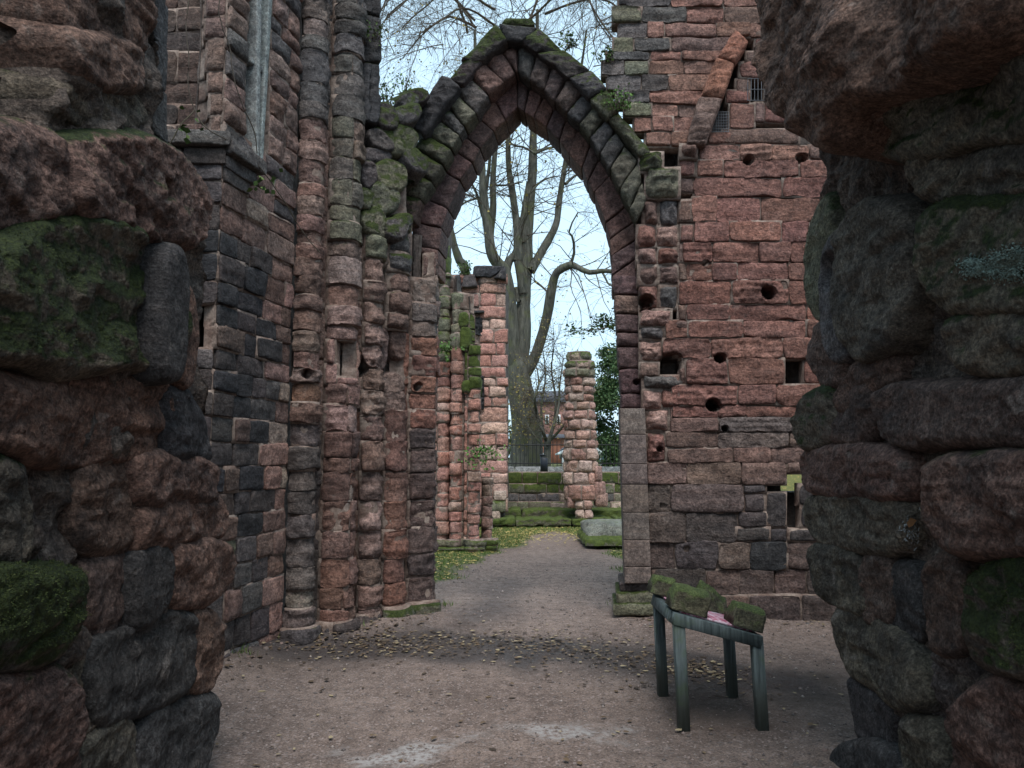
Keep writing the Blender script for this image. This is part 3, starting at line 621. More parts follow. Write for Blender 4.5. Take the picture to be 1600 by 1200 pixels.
strip(C0, C1, 7.15, [330, 370, 405, 440, 470, 505, 540, 575, 610, 650, 690, 737, 783, 828, 875, 915, 950, 985], lambda v: tint(pick(((.17, .115, .098), 3), ((.225, .16, .14), 2 if v < 700 else .4), (GREEN, 1.2 if v < 480 else .0)), .25 if v < 440 else 0), rnd=.03, bulge=.015, rough=.03)
strip(D0, D1, 7.35, [345, 362, 395, 425, 455, 490, 515], dcol, rnd=.06, bulge=.05, rough=.02)
strip(D0, D1, 7.35, [642, 690, 737, 783, 828, 872, 910, 945, 975], dcol)
strip(D1, E0, 7.5, [345, 430, 520, 600, 690, 780, 880, 968], ecol, outw=-.04)
strip(E0, E1, 7.55, [430, 434, 472, 502, 526, 556, 587, 613, 640, 670, 702, 739, 781, 824, 865, 900, 950][1:], ecol, part='jamb_stone', bulge=.004, rnd=.03)
strip(E1, E2, 7.8, [400, 434, 472, 502, 526, 556, 587, 613, 640, 670, 702, 739, 781, 824, 865, 900, 950], ecol, part='jamb_stone', bulge=.004)
strip(D0, E1, 7.4, [946, 972], lambda v: tint(GREEN, .6), part='base_stone', outw=.09, split=lambda v: .5, rnd=.05, bulge=.03)
strip(A0, C1, 6.9, [968, 1010], lambda v: tint(DARK, .12), part='base_stone', outw=.05, split=lambda v: .45, rnd=.06, bulge=.04, rough=.03)
# the dark broken edge stones standing up against the sky
s0, s1 = LP.near(*B1)-.03, LP.near(*C0)+.12
for v0, v1, m in ((-90, -30, .2), (-30, 22, .15), (22, 95, .3), (96, 190, .35)):
    stone('stone', LP, [(s0, zpx(v1, 7.0)), (s1, zpx(v1, 7.0)), (s1, zpx(v0, 7.0)), (s0, zpx(v0, 7.0))], pier, tint(CHAR, m), rnd=.04, bulge=.01, rough=.02, outw=.06, depth=.25, cell=.03, jit=.015)
# mossy rubble haunch stepping from the pier up to the arch
HP = frontal(at(566, 715, 7.12), at(660, 715, 7.5))
HB = [((587, 176), (588, 166), (605, 163), (619, 185), (615, 205), (590, 198)), ((588, 200), (620, 205), (628, 222), (606, 222), (586, 212)), ((574, 208), (590, 205), (612, 225), (610, 236), (582, 228)),
      ((570, 232), (605, 238), (612, 246), (588, 252), (568, 248)), ((618, 172), (650, 162), (655, 180), (640, 196), (618, 190)), ((614, 196), (640, 198), (656, 214), (640, 240), (612, 244), (616, 220)),
      ((586, 258), (606, 250), (634, 262), (632, 292), (610, 296), (592, 286)), ((578, 288), (606, 284), (624, 302), (618, 326), (592, 332), (576, 318)), ((566, 330), (592, 326), (600, 345), (594, 368), (574, 362), (564, 346)),
      ((628, 238), (646, 230), (668, 252), (664, 270), (640, 264)), ((566, 252), (584, 256), (586, 284), (574, 296), (565, 284)), ((600, 346), (622, 340), (634, 352), (628, 376), (604, 372)), ((560, 296), (576, 300), (576, 326), (563, 324)),
      ((617, 338), (640, 336), (642, 352), (622, 354)), ((626, 152), (645, 148), (654, 162), (630, 170)), ((640, 140), (662, 142), (668, 152), (650, 160))]
for i, p in enumerate(HB):
    boulder('stone', HP, [HP.pix(u, v, .02) for u, v in p], pier, tint(pick((GREEN, 3), (GREY, 2), (DARK, 1.5)), .66 if i not in (2, 3, 10) else .3), bulge=.08, outw=random.uniform(-.02, .05), mat=M_STONE, amp=1.0, cell=.016, depth=.4, layer=.5)
for p in (((600, 590), (630, 582), (637, 610), (604, 616)), ((599, 614), (637, 608), (637, 644), (600, 644)), ((618, 514), (638, 514), (638, 560), (624, 552)), ((599, 516), (612, 514), (608, 560), (599, 580))):
    boulder('stone', HP, [HP.pix(u, v, .02) for u, v in p], pier, tint((.17, .12, .105)), bulge=.07, outw=-.10, mat=M_STONE, amp=1.1, cell=.016, depth=.3, layer=.8)
hc = []
P0 = [HP.pix(*p) for p in ((562, 178), (640, 190), (652, 430), (562, 430))]
U = np.linspace(0, 1, 14); u, v = np.meshgrid(U, U)
P0 = np.array(P0); s = (1-u)*(1-v)*P0[3, 0]+u*(1-v)*P0[2, 0]+u*v*P0[1, 0]+(1-u)*v*P0[0, 0]; z = (1-u)*(1-v)*P0[3, 1]+u*(1-v)*P0[2, 1]+u*v*P0[1, 1]+(1-u)*v*P0[0, 1]
for hh, rev in ((-.06, 0), (-.45, 1)):
    h = hh+.04*fbm(np.stack([s*4, z*4, 0*s], -1), 3); h[0] = h[-1] = -.25; h[:, 0] = h[:, -1] = -.25
    f = gridfaces(14, 14); hc.append((HP(s, z, h).reshape(-1, 3), f[:, ::-1] if rev else f))
PM += hc
join_parts('mortar', PM, M_MORTAR, pier)
# rubble core of the pier
pc = []
def core_profile(fr, s0, s1, z0, z1, h, back, n=40):
    s = np.linspace(s0, s1, n); zz = np.linspace(z0, z1, max(4, int((z1-z0)/.12))); S, Z = np.meshgrid(s, zz)
    H = h+.025*fbm(np.stack([S*4, Z*4, 0*S], -1), 3)
    pc_ = fr(S, Z, H); b = pc_+np.array(back)
    top = np.stack([pc_[-1], b[-1]], 0); L = [(pc_.reshape(-1, 3), gridfaces(n, len(zz))), (b.reshape(-1, 3), gridfaces(n, len(zz))[:, ::-1]), (top.reshape(-1, 3), gridfaces(n, 2))]
    for k in (0, -1):
        sd = np.stack([pc_[:, k], b[:, k]], 0); L.append((sd.reshape(-1, 3), gridfaces(len(zz), 2)))
    return L
pc += core_profile(LP, 0, LP.near(*C0), -.1, 7.2, -.26, (-.55, .55, 0)); pc += core_profile(LP, LP.near(*C0), LP.near(*E1)-.03, -.1, zpx(345, 7.3), -.26, (-.5, .45, 0))
join_parts('pier_core', pc, M_MORTAR_DARK, pier)

# ---- the dark side wall
side = thing('ruined_wall', 'dark soot-stained block wall with a stone ledge and tall narrow window', 'wall', (CN[0], CN[1], 0))
SM = []
sC = LW.near(*CN); sEnd = LW.s[-1]
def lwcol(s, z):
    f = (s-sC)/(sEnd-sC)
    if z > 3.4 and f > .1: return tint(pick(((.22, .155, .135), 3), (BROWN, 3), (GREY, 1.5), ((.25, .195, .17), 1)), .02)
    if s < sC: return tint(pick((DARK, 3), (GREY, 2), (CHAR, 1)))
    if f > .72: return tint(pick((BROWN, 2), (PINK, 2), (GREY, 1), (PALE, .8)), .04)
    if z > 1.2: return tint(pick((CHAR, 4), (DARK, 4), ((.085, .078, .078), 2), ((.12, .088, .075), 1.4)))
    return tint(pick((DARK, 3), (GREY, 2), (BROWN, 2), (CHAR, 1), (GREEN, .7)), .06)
zs = [zpx(v, 5.95) for v in (1060, 1010, 960, 915, 878, 838, 803, 767, 729, 692, 656, 621, 588, 558, 523, 493, 461, 420, 388, 350, 318, 290, 262)]
def wallrow(fr, s0, s1, z0, z1, wmin, wmax, par, mort, colf, avoid=None, **k):
    s = s0
    while s < s1-.02:
        e = s+random.uniform(wmin, wmax)
        if e > s1-wmin*.6: e = s1
        if not (avoid and avoid((s+e)/2, (z0+z1)/2)):
            kk = dict(rnd=random.uniform(.012, .03), bulge=random.uniform(0, .02), rough=random.uniform(.008, .016), jit=random.uniform(.005, .011), gap=random.uniform(.008, .018), cell=.036, mdep=random.uniform(.024, .04), depth=.13); kk.update(k)
            d = random.uniform(-.008, .008)
            stone('stone', fr, [(s, z0+d), (e, z0+d*.5), (e, z1+d), (s, z1-d)], par, colf((s+e)/2, (z0+z1)/2), outw=random.uniform(-.012, .016)+k.get('outw', 0), mortar=mort, **{a: b for a, b in kk.items() if a != 'outw'})
        s = e
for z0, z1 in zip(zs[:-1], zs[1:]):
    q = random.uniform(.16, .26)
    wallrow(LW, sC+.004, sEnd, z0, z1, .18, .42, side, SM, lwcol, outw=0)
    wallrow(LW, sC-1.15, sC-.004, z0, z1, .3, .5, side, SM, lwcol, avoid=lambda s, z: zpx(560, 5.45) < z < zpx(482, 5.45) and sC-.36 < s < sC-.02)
zt = zs[-1]
# upper part of the side wall: rougher pink courses, broken by a narrow slit window
sW0, sW1 = LW.near(*xy(358, 5.72)), LW.near(*xy(393, 6.05))
zw0 = zpx(243, 5.9)
z = zt
while z < 7.3:
    dz = random.uniform(.13, .24)
    wallrow(LW, sC+.004, sW0-.03 if z > zw0 else sEnd, z, z+dz, .16, .34, side, SM, lwcol, rough=.02, bulge=.03, rnd=.035)
    if z > zw0: wallrow(LW, sW1+.03, sEnd, z, z+dz, .16, .34, side, SM, lwcol, rough=.022, bulge=.03, rnd=.035)
    z += dz
# ledge (string course) wrapping the corner, and the splayed window reveal above it
for (a, b, v0, v1, o, c) in ((sC-1.2, sC-.45, 214, 236, .10, DARK), (sC-.45, sC-.003, 214, 236, .10, GREY), (sC+.003, sC+.46, 222, 246, .10, GREY), (sC-1.2, sC-.3, 236, 262, .04, DARK), (sC-.3, sC-.003, 236, 262, .04, DARK), (sC+.003, sC+.40, 246, 266, .04, GREY)):
    stone('ledge_stone', LW, [(a, zpx(v1, 5.5)), (b, zpx(v1, 5.5)), (b, zpx(v0, 5.5)), (a, zpx(v0, 5.5))], side, tint(c), rnd=.02, bulge=0, rough=.008, outw=o, depth=.3, jit=.004, gap=.002, cell=.04)
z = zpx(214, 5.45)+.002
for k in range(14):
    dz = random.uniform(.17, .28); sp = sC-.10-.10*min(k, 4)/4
    wallrow(LW, sC-1.2, sp, z, z+dz, .5, .8, side, SM, lambda s, z: tint(pick(((.095, .065, .055), 3), ((.075, .06, .055), 2))), outw=-.16-.015*k, rnd=.02)  # shade of the deep reveal is put into the dark brown of these stones
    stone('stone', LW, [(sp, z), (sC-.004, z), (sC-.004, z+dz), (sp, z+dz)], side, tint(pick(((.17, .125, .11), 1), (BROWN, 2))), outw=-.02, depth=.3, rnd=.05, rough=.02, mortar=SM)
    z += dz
join_parts('mortar', SM, M_MORTAR, side)
c2 = core_profile(LW, 0, sW0-.03, -.1, 7.4, -.34, (-.4, .25, 0), 50) + core_profile(LW, sW1+.03, sEnd, -.1, 7.4, -.34, (-.5, .1, 0), 14) + core_profile(LW, sW0-.04, sW1+.04, -.1, zw0, -.34, (-.5, .1, 0), 10)
join_parts('wall_core', c2, M_MORTAR_DARK, side)
# the slit window: grey dressed jambs tapering to a point, one crossbar
M_GREYST = stone_mat('grey_dressed_stone', .1, .1, bumpk=.4)
def slit(a0, b0, a1, b1, zz0, zz1, o, d, col, nm):
    stone(nm, LW, [(a0, zz0), (b0, zz0), (b1, zz1), (a1, zz1)], side, col, mat=M_GREYST, rnd=.02, bulge=0, rough=.004, outw=o, depth=d, jit=.002, gap=0, cell=.06)
gc = (.20, .225, .225)
wm = (sW0+sW1)/2
slit(wm-.05, wm+.0, sW0-.10, sW0+.02, zw0-.12, 7.3, .03, .3, tint(gc, 0, .04), 'window_jamb')
slit(wm+.002, wm+.05, sW1-.05, sW1+.02, zw0-.12, 7.3, .03, .3, tint(gc, 0, .04), 'window_jamb')
slit(sW0+.0, sW1-.03, sW0+.0, sW1-.03, zpx(112, 5.9), zpx(102, 5.9), .01, .1, tint(gc, 0, .04), 'window_bar')
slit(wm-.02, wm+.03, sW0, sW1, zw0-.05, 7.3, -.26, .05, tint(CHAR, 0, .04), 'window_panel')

# ================================================================== THE TWO NEAR PIERS (jambs of the opening the photographer stands in)
LX, RX = -1.5, 1.74
LF = Plane((LX, 0, 0), (0, 1, 0), (1, 0, 0)); RF = Plane((RX, 0, 0), (0, -1, 0), (-1, 0, 0))
lp = thing('eroded_pier', 'massive eroded sandstone pier with a round overhanging boulder above a mossy block', 'pier', (LX-.5, 3, 0))
rp_ = thing('eroded_pier', 'massive eroded sandstone pier with a jutting top block and a patch of pale lichen', 'pier', (RX+.5, 3, 0))
FUZZ = {}
def near(fr, par, px, c, moss=0.0, o=0.0, **k):
    poly = [fr.pix(u, v, o) for u, v in px]
    bl = k.get('bulge', .1); b_ = boulder('stone', fr, poly, par, tint(c, moss, .08), outw=o-.50*bl, **k)
    if moss > .4:
        m = b_.data; n = len(m.vertices); co = np.empty(n*3, np.float32); m.vertices.foreach_get('co', co); no = np.empty(n*3, np.float32); m.vertices.foreach_get('normal', no); co, no = co.reshape(-1, 3), no.reshape(-1, 3)
        w_ = no[:, 2]*.6+.9*fbm(co*3.1+9, 4)+(moss-.75)*.8; w_[no[:, 2] < -.1] = -1
        i = np.random.choice(n, 14000); i = i[w_[i] > .42]; FUZZ.setdefault(par.name, (par, []))[1].append((co[i]+np.array(par.location), no[i]))
    return b_
RB = (.165, .106, .087); RD = (.128, .088, .075); GB = (.125, .111, .090); CH = (.064, .063, .066)
L = lambda px, c, m=0, **k: near(LF, lp, px, c, m, **k)
L([(112, -60), (244, -60), (238, 20), (234, 60), (226, 80), (180, 66), (130, 58), (104, 40)], RB, .05, bulge=.10, o=-.04)
L([(106, 56), (150, 55), (184, 64), (226, 80), (224, 138), (200, 140), (160, 137), (118, 122)], RB, .1, bulge=.10, o=-.02)
L([(90, 122), (160, 137), (226, 142), (230, 192), (190, 202), (120, 190), (95, 170)], GB, .35, bulge=.09, o=-.06)
L([(-120, -70), (118, -70), (108, 40), (112, 120), (98, 190), (-120, 212)], RD, 0, bulge=.05, o=-.42)
L([(-90, 198), (40, 200), (82, 214), (106, 240), (110, 330), (60, 346), (-90, 380)], RB, .3, bulge=.10, o=-.03)
L([(104, 232), (140, 212), (180, 204), (216, 199), (262, 226), (300, 262), (322, 306), (320, 350), (298, 386), (270, 388), (200, 364), (112, 334)], RB, .42, bulge=.24, o=.0, amp=1.15,
  holes=[LF.pix(237, 296)+(.035, .08), LF.pix(205, 345)+(.05, .04)])
L([(-90, 400), (0, 368), (60, 346), (112, 334), (180, 344), (240, 366), (278, 388), (284, 440), (280, 510), (268, 586), (200, 578), (120, 588), (-90, 566)], GB, .72, bulge=.26, o=.0, amp=1.3)
L([(266, 398), (286, 390), (296, 430), (294, 510), (288, 588), (258, 588), (262, 480)], CH, .03, bulge=.05, o=.10, amp=.35, layer=.2)
L([(291, 440), (303, 468), (311, 520), (303, 592), (288, 604)], RB, 0, bulge=.03, o=.04, amp=.4)
L([(-90, 566), (20, 592), (130, 594), (200, 584), (258, 590), (262, 640), (264, 708), (180, 714), (60, 718), (-90, 704)], RB, .12, bulge=.12, o=-.02, amp=1.2)
L([(256, 612), (290, 603), (314, 640), (330, 690), (332, 718), (290, 716), (262, 712)], CH, .18, bulge=.09, o=.0, amp=.8)
L([(-90, 704), (36, 720), (48, 800), (46, 872), (20, 888), (-90, 884)], GB, .35, bulge=.10, o=.0)
L([(38, 720), (120, 716), (124, 790), (120, 864), (46, 872), (36, 800)], CH, .1, bulge=.06, o=-.16, amp=.6)
L([(122, 716), (214, 712), (224, 780), (217, 864), (124, 868)], RD, .02, bulge=.10, o=-.05)
L([(214, 712), (262, 710), (330, 718), (346, 744), (342, 782), (300, 786), (250, 792), (224, 784)], RB, .06, bulge=.10, o=.0)
L([(222, 790), (300, 784), (352, 780), (360, 808), (342, 842), (262, 852), (220, 864)], RB, .06, bulge=.11, o=.0)
L([(268, 852), (342, 842), (364, 868), (358, 920), (322, 948), (274, 952)], RB, .03, bulge=.12, o=.0)
L([(216, 864), (266, 852), (270, 942), (220, 986), (212, 930)], CH, .0, bulge=.09, o=.0, amp=.6)
L([(136, 882), (216, 866), (220, 980), (150, 1008), (132, 960)], RD, .1, bulge=.07, o=-.05)
L([(-90, 892), (60, 884), (124, 892), (136, 930), (114, 1012), (60, 1044), (-90, 1056)], GB, .95, bulge=.20, o=.02)
L([(148, 1012), (220, 986), (304, 954), (309, 1010), (300, 1082), (220, 1118), (150, 1144)], CH, .02, bulge=.08, o=.0, amp=.7)
L([(305, 950), (344, 958), (350, 1030), (332, 1078), (302, 1082)], RB, .05, bulge=.09, o=.0)
L([(220, 1120), (330, 1082), (344, 1098), (343, 1142), (322, 1180), (304, 1290), (214, 1290)], CH, .05, bulge=.10, o=.0, amp=.8)
L([(144, 1150), (216, 1122), (214, 1290), (108, 1290), (118, 1204)], GB, .1, bulge=.07, o=.0)
L([(-90, 1060), (50, 1048), (102, 1040), (122, 1100), (114, 1290), (-90, 1290)], RB, .3, bulge=.10, o=.0)
L([(112, 1044), (140, 1018), (147, 1150), (118, 1204)], GB, .25, bulge=.05, o=-.04)
# grey shaft standing in the shadow at the far corner, above the overhang
LE = frontal((-2.6, 3.22), (-1.5, 3.22))
for i, (v0, v1) in enumerate(((-80, -10), (-10, 62), (62, 130), (130, 214))):
    q = [LE.pix(228, v1), LE.pix(246, v1), LE.pix(248, v0), LE.pix(230, v0)]
    stone('shaft_stone', LE, q, lp, tint((.10, .10, .105), 0, .05), rnd=.04, bulge=.03, depth=.09, rough=.012, cell=.02, mat=M_ROCK, gap=.003)

Rr = lambda px, c, m=0, **k: near(RF, rp_, px, c, m, **k)
Rr([(1184, -90), (1188, 40), (1190, 90), (1197, 138), (1222, 182), (1262, 226), (1300, 236), (1335, 152), (1400, 132), (1480, 102), (1570, 40), (1590, -90)], RB, .02, o=.30, bulge=.30, amp=1.2, depth=.6)
Rr([(1575, -90), (1568, 36), (1640, 16), (1760, 0), (1760, -90)], RD, .1, o=.05, bulge=.1)
Rr([(1338, 152), (1450, 112), (1560, 76), (1680, 18), (1760, 10), (1760, 200), (1560, 216), (1470, 234), (1400, 250), (1352, 226), (1336, 186)], GB, .58, o=.10, bulge=.20, amp=1.15, layer=1.6)
Rr([(1425, 248), (1470, 236), (1560, 218), (1760, 200), (1760, 292), (1560, 306), (1450, 316), (1428, 284)], GB, .35, o=.04, bulge=.12, layer=1.5)
Rr([(1276, 228), (1335, 190), (1356, 238), (1424, 252), (1432, 302), (1355, 314), (1312, 352), (1282, 318), (1292, 270)], RD, .1, o=-.08, bulge=.06, amp=1.3)
Rr([(1292, 300), (1270, 335), (1256, 390), (1257, 460), (1274, 502), (1290, 470), (1298, 400), (1304, 350)], GREEN, .45, o=-.02, bulge=.07, amp=.6)
Rr([(1326, 332), (1360, 312), (1402, 320), (1422, 360), (1417, 470), (1392, 542), (1330, 562), (1306, 520), (1302, 440), (1306, 372)], GB, .02, o=.06, bulge=.13, amp=1.0)
Rr([(1284, 386), (1306, 362), (1304, 440), (1308, 510), (1318, 556), (1290, 562), (1279, 470)], (.10, .10, .105), .02, o=.05, bulge=.06, amp=.6, holes=[RF.pix(1295, 424, .05)+(.09, .14)])
Rr([(1450, 322), (1560, 307), (1760, 292), (1760, 480), (1560, 487), (1470, 492), (1442, 430)], GB, .62, o=.06, bulge=.16, layer=1.3)
Rr([(1466, 496), (1560, 486), (1760, 478), (1760, 580), (1560, 586), (1490, 572)], GB, .40, o=.05, bulge=.13, layer=1.3)
Rr([(1412, 330), (1452, 326), (1446, 440), (1478, 560), (1472, 602), (1390, 594), (1400, 542), (1420, 470)], (.13, .11, .10), .05, o=-.10, bulge=.05, amp=1.5)
Rr([(1272, 502), (1306, 520), (1328, 562), (1312, 608), (1284, 600), (1264, 560)], RD, .05, o=.0, bulge=.09)
Rr([(1312, 604), (1338, 562), (1392, 552), (1400, 600), (1366, 600), (1362, 640), (1300, 640)], RD, .05, o=.0, bulge=.08)
Rr([(1244, 652), (1262, 612), (1298, 598), (1306, 640), (1300, 690), (1258, 706), (1240, 682)], GB, .55, o=.02, bulge=.14, amp=1.0)
Rr([(1300, 642), (1330, 606), (1362, 602), (1366, 692), (1300, 696)], RD, .02, o=.0, bulge=.09)
Rr([(1366, 602), (1470, 602), (1560, 594), (1760, 584), (1760, 700), (1560, 692), (1400, 692), (1370, 682)], RD, .06, o=.04, bulge=.13)
Rr([(1248, 708), (1300, 699), (1412, 702), (1417, 760), (1406, 782), (1266, 772), (1246, 742)], RB, .02, o=.02, bulge=.10)
Rr([(1416, 702), (1450, 700), (1452, 770), (1440, 790), (1412, 784)], (.13, .11, .10), .05, o=-.10, bulge=.04, amp=1.2)
Rr([(1450, 716), (1560, 704), (1760, 698), (1760, 884), (1560, 866), (1470, 862), (1448, 800)], RB, .22, o=.06, bulge=.15)
Rr([(1250, 776), (1340, 775), (1412, 788), (1408, 852), (1340, 866), (1262, 842)], GB, .02, o=.02, bulge=.10)
Rr([(1260, 846), (1335, 866), (1350, 902), (1350, 962), (1300, 946), (1268, 920)], GB, .02, o=.02, bulge=.10)
Rr([(1344, 866), (1386, 866), (1396, 976), (1350, 976)], RD, .02, o=.0, bulge=.07)
Rr([(1387, 880), (1436, 884), (1442, 992), (1400, 1008)], CH, .02, o=-.02, bulge=.06, amp=.6)
Rr([(1440, 870), (1502, 874), (1512, 1012), (1450, 1022)], RD, .05, o=.0, bulge=.08)
Rr([(1505, 875), (1760, 882), (1760, 1076), (1560, 1052), (1512, 1032)], GB, .72, o=.05, bulge=.14)
Rr([(1296, 950), (1340, 964), (1402, 990), (1432, 1040), (1442, 1102), (1400, 1112), (1350, 1072), (1312, 1042)], GB, .03, o=.02, bulge=.10)
Rr([(1322, 1056), (1350, 1075), (1402, 1112), (1392, 1182), (1340, 1160), (1330, 1100)], CH, .02, o=.0, bulge=.09, amp=.6)
Rr([(1440, 1020), (1520, 1036), (1512, 1112), (1452, 1132)], (.13, .11, .10), .02, o=-.03, bulge=.06, amp=1.3)
Rr([(1402, 1112), (1460, 1132), (1484, 1290), (1398, 1290)], GB, .02, o=.02, bulge=.09)
Rr([(1296, 1172), (1345, 1158), (1400, 1182), (1402, 1290), (1284, 1290)], CH, .02, o=.06, bulge=.10, amp=.6)
Rr([(1485, 1106), (1560, 1058), (1760, 1076), (1760, 1290), (1490, 1290)], RB, .1, o=.02, bulge=.12)
for par, L_ in FUZZ.values():
    c_ = np.concatenate([a for a, b in L_])+np.random.normal(0, .004, (sum(len(a) for a, b in L_), 3)); n_ = np.concatenate([b for a, b in L_]); n = len(c_)
    t_ = np.random.normal(0, 1, (n, 3)); t_ /= np.linalg.norm(t_, axis=1)[:, None]; l = np.random.uniform(.002, .006, n)[:, None]
    V = np.stack([c_-t_*.0022, c_+t_*.0022, c_+n_*l+np.random.normal(0, .002, (n, 3))], 1).reshape(-1, 3)
    add('moss', V, np.arange(3*n).reshape(-1, 3), leafmat_early('moss_fuzz', (.018, .028, .008), (.036, .050, .013), (.055, .066, .020)), par)['kind'] = 'stuff'
# rubble body of each pier
def pier_body(fr, s0, s1, par, name):
    far0, far1 = (1.7, s1) if par is lp else (s0, -1.7)
    U = np.concatenate([np.linspace(s0, far0, 14, endpoint=False) if par is lp else [], np.linspace(far0, far1, 120), np.linspace(far1, s1, 15)[1:] if par is rp_ else []]); Vv = np.linspace(-.1, 4.9, 260); s, z = np.meshgrid(U, Vv)
    P = np.stack([s, z, 0*s+s0*3.1], -1); bg_ = fbm(P*1.7, 3)
    h = -.068+.035*bg_+.03*fbm(P*6, 4, .6)+.014*np.tanh(2.5*noise(np.stack([s*1.4, z*13+1.5*bg_, 0*s+s0], -1)))+.012*fbm(P*22, 3)-.03*np.clip(noise(P*8+4)-.3, 0, 1)
    if par is lp:
        q0 = fr.pix(112, 100); q1 = fr.pix(60, 205); h = h-.42*sstep(q0[0]+.04, q0[0]-.05, s)*sstep(q1[1]-.02, q1[1]+.08, z)
    e = np.clip((np.maximum(np.abs(s-(s0+s1)/2)*2/(abs(s1-s0))-.96, 0))/.04, 0, 1); h = h-.10*e
    if par is lp: s = np.minimum(s, 3.62-.62*sstep(2.75, 2.95, z)+.04*noise(np.stack([z*4, z*0, z*0], -1)))
    F = fr(s, z, h); bk = fr(s, z, np.full_like(s, -3.2)); n, m = len(U), len(Vv)
    Lr = [(F.reshape(-1, 3), gridfaces(n, m)), (bk.reshape(-1, 3), gridfaces(n, m)[:, ::-1])]
    for k in (0, -1): Lr.append((np.stack([F[:, k], bk[:, k]], 0).reshape(-1, 3), gridfaces(m, 2)))
    Lr.append((np.stack([F[-1], bk[-1]], 0).reshape(-1, 3), gridfaces(n, 2)))
    return join_parts(name, Lr, M_ROCK, par, (.125, .103, .090, .15))
pier_body(LF, -.6, 3.72, lp, 'pier_core'); pier_body(RF, -3.95, .6, rp_, 'pier_core')
# pale lichen patch and a wad of nest debris on the near pier, laid on the real stone surface
from mathutils.bvhtree import BVHTree
from mathutils import Vector
def surface(par):
    V, F, n = [], [], 0
    for c in par.children:
        if c.type != 'MESH': continue
        m = c.data; co = np.empty(len(m.vertices)*3, np.float32); m.vertices.foreach_get('co', co); V += [Vector(v) for v in co.reshape(-1, 3)+np.array(par.location)]
        F += [tuple(i+n for i in f.vertices) for f in m.polygons]; n = len(V)
    return BVHTree.FromPolygons(V, F)
bv = surface(rp_)
def hit(u, v):
    r = ray(u, v); l, nn_, i, d = bv.ray_cast(Vector(CAMP), Vector(r/np.linalg.norm(r))); return (np.array(l), np.array(nn_)) if l else (None, None)
V, F, k = [], [], 0; rl = random.Random(3)
for i in range(2600):
    cl = rl.choice(((1545, 415, 16, 6), (1568, 408, 14, 7), (1588, 402, 10, 9), (1530, 424, 12, 4), (1575, 425, 18, 7), (1520, 412, 8, 4))); du, dv = rl.gauss(0, cl[2]), rl.gauss(0, cl[3])
    p, nn_ = hit(cl[0]+du, cl[1]+dv)
    if p is None: continue
    q = np.random.normal(0, .0042, (4, 3)); V.append(p+nn_*-.002*np.sign(np.dot(nn_, p-CAMP))+q); F += [(k, k+1, k+2), (k, k+2, k+3), (k, k+3, k+1), (k+1, k+3, k+2)]; k += 4
add('lichen', np.concatenate(V), np.array(F), simple('pale_lichen', (.21, .27, .235), .95, .3, 40), rp_)['kind'] = 'stuff'
nest = thing('nest_debris', 'pale feathery wad of nest debris stuck in a joint of the near pier', 'debris'); p0, _ = hit(1424, 828); nest.location = tuple(p0)
V, F, k = [], [], 0
for i in range(200):
    p, nn_ = hit(1424+rl.gauss(0, 6), 828+rl.gauss(0, 11))
    if p is None: continue
    a_ = np.random.normal(0, 1, 3); a_ /= np.linalg.norm(a_); b_ = np.cross(a_, np.random.normal(0, 1, 3)); b_ /= np.linalg.norm(b_); n_ = -np.sign(np.dot(nn_, p-CAMP))*nn_; p = p+n_*rl.uniform(.0, .008); l = rl.uniform(.008, .02)
    V += [p-a_*l*.5-b_*.003, p-a_*l*.5+b_*.003, p+a_*l*.5+b_*.0015, p+a_*l*.5-b_*.0015]; F.append((k, k+1, k+2, k+3)); k += 4
add('fibres', np.array(V), np.array(F), leafmat_early('nest_fibre', (.12, .11, .10), (.25, .26, .26), (.18, .13, .08)), nest)['kind'] = 'stuff'
add('feather', np.array([p0+np.array(d) for d in ((-.03, -.02, .03), (-.015, -.024, .055), (.01, -.03, .045), (-.005, -.024, .02), (-.022, -.02, .012))]), [(0, 1, 2, 3, 4)], simple('rust_feather', (.22, .11, .05), .8), nest)

# ================================================================== WOODEN STAND WITH FOUR CARVED STONES
M_WOOD = NT('weathered_green_wood'); s = M_WOOD; tc = s.n('TexCoord'); P = s.scale(tc.outputs['Object'], (40, 40, 3)); n1 = s.noise(P, 1, 5, .6, .5); n2 = s.noise(tc.outputs['Object'], 6, 5)
sz = s.n('SeparateXYZ'); s.l(tc.outputs['Object'], sz.inputs[0])
c = s.mix(s.ss(n1, .3, .7), rgb(.030, .040, .041), rgb(.098, .120, .120)); c = s.mix(s.math('MULTIPLY', s.ss(s.math('ADD', sz.outputs['Z'], s.math('MULTIPLY', n2, .25)), .50, .22), .75), c, rgb(.045, .045, .035)); c = s.mix(s.math('MULTIPLY', s.ss(n2, .55, .68), .4), c, rgb(.05, .075, .03))
M_WOOD = s.base(c, .7, s.bump(n1, .5, .004))
stand = thing('display_stand', 'small weathered wooden stand with sloping top, set in damp earth', 'stand', tuple(gnd(1110, 1110)))
fl, frt, bl, br = gnd(1075, 1138), gnd(1183, 1138), gnd(1047, 1088), gnd(1138, 1087)
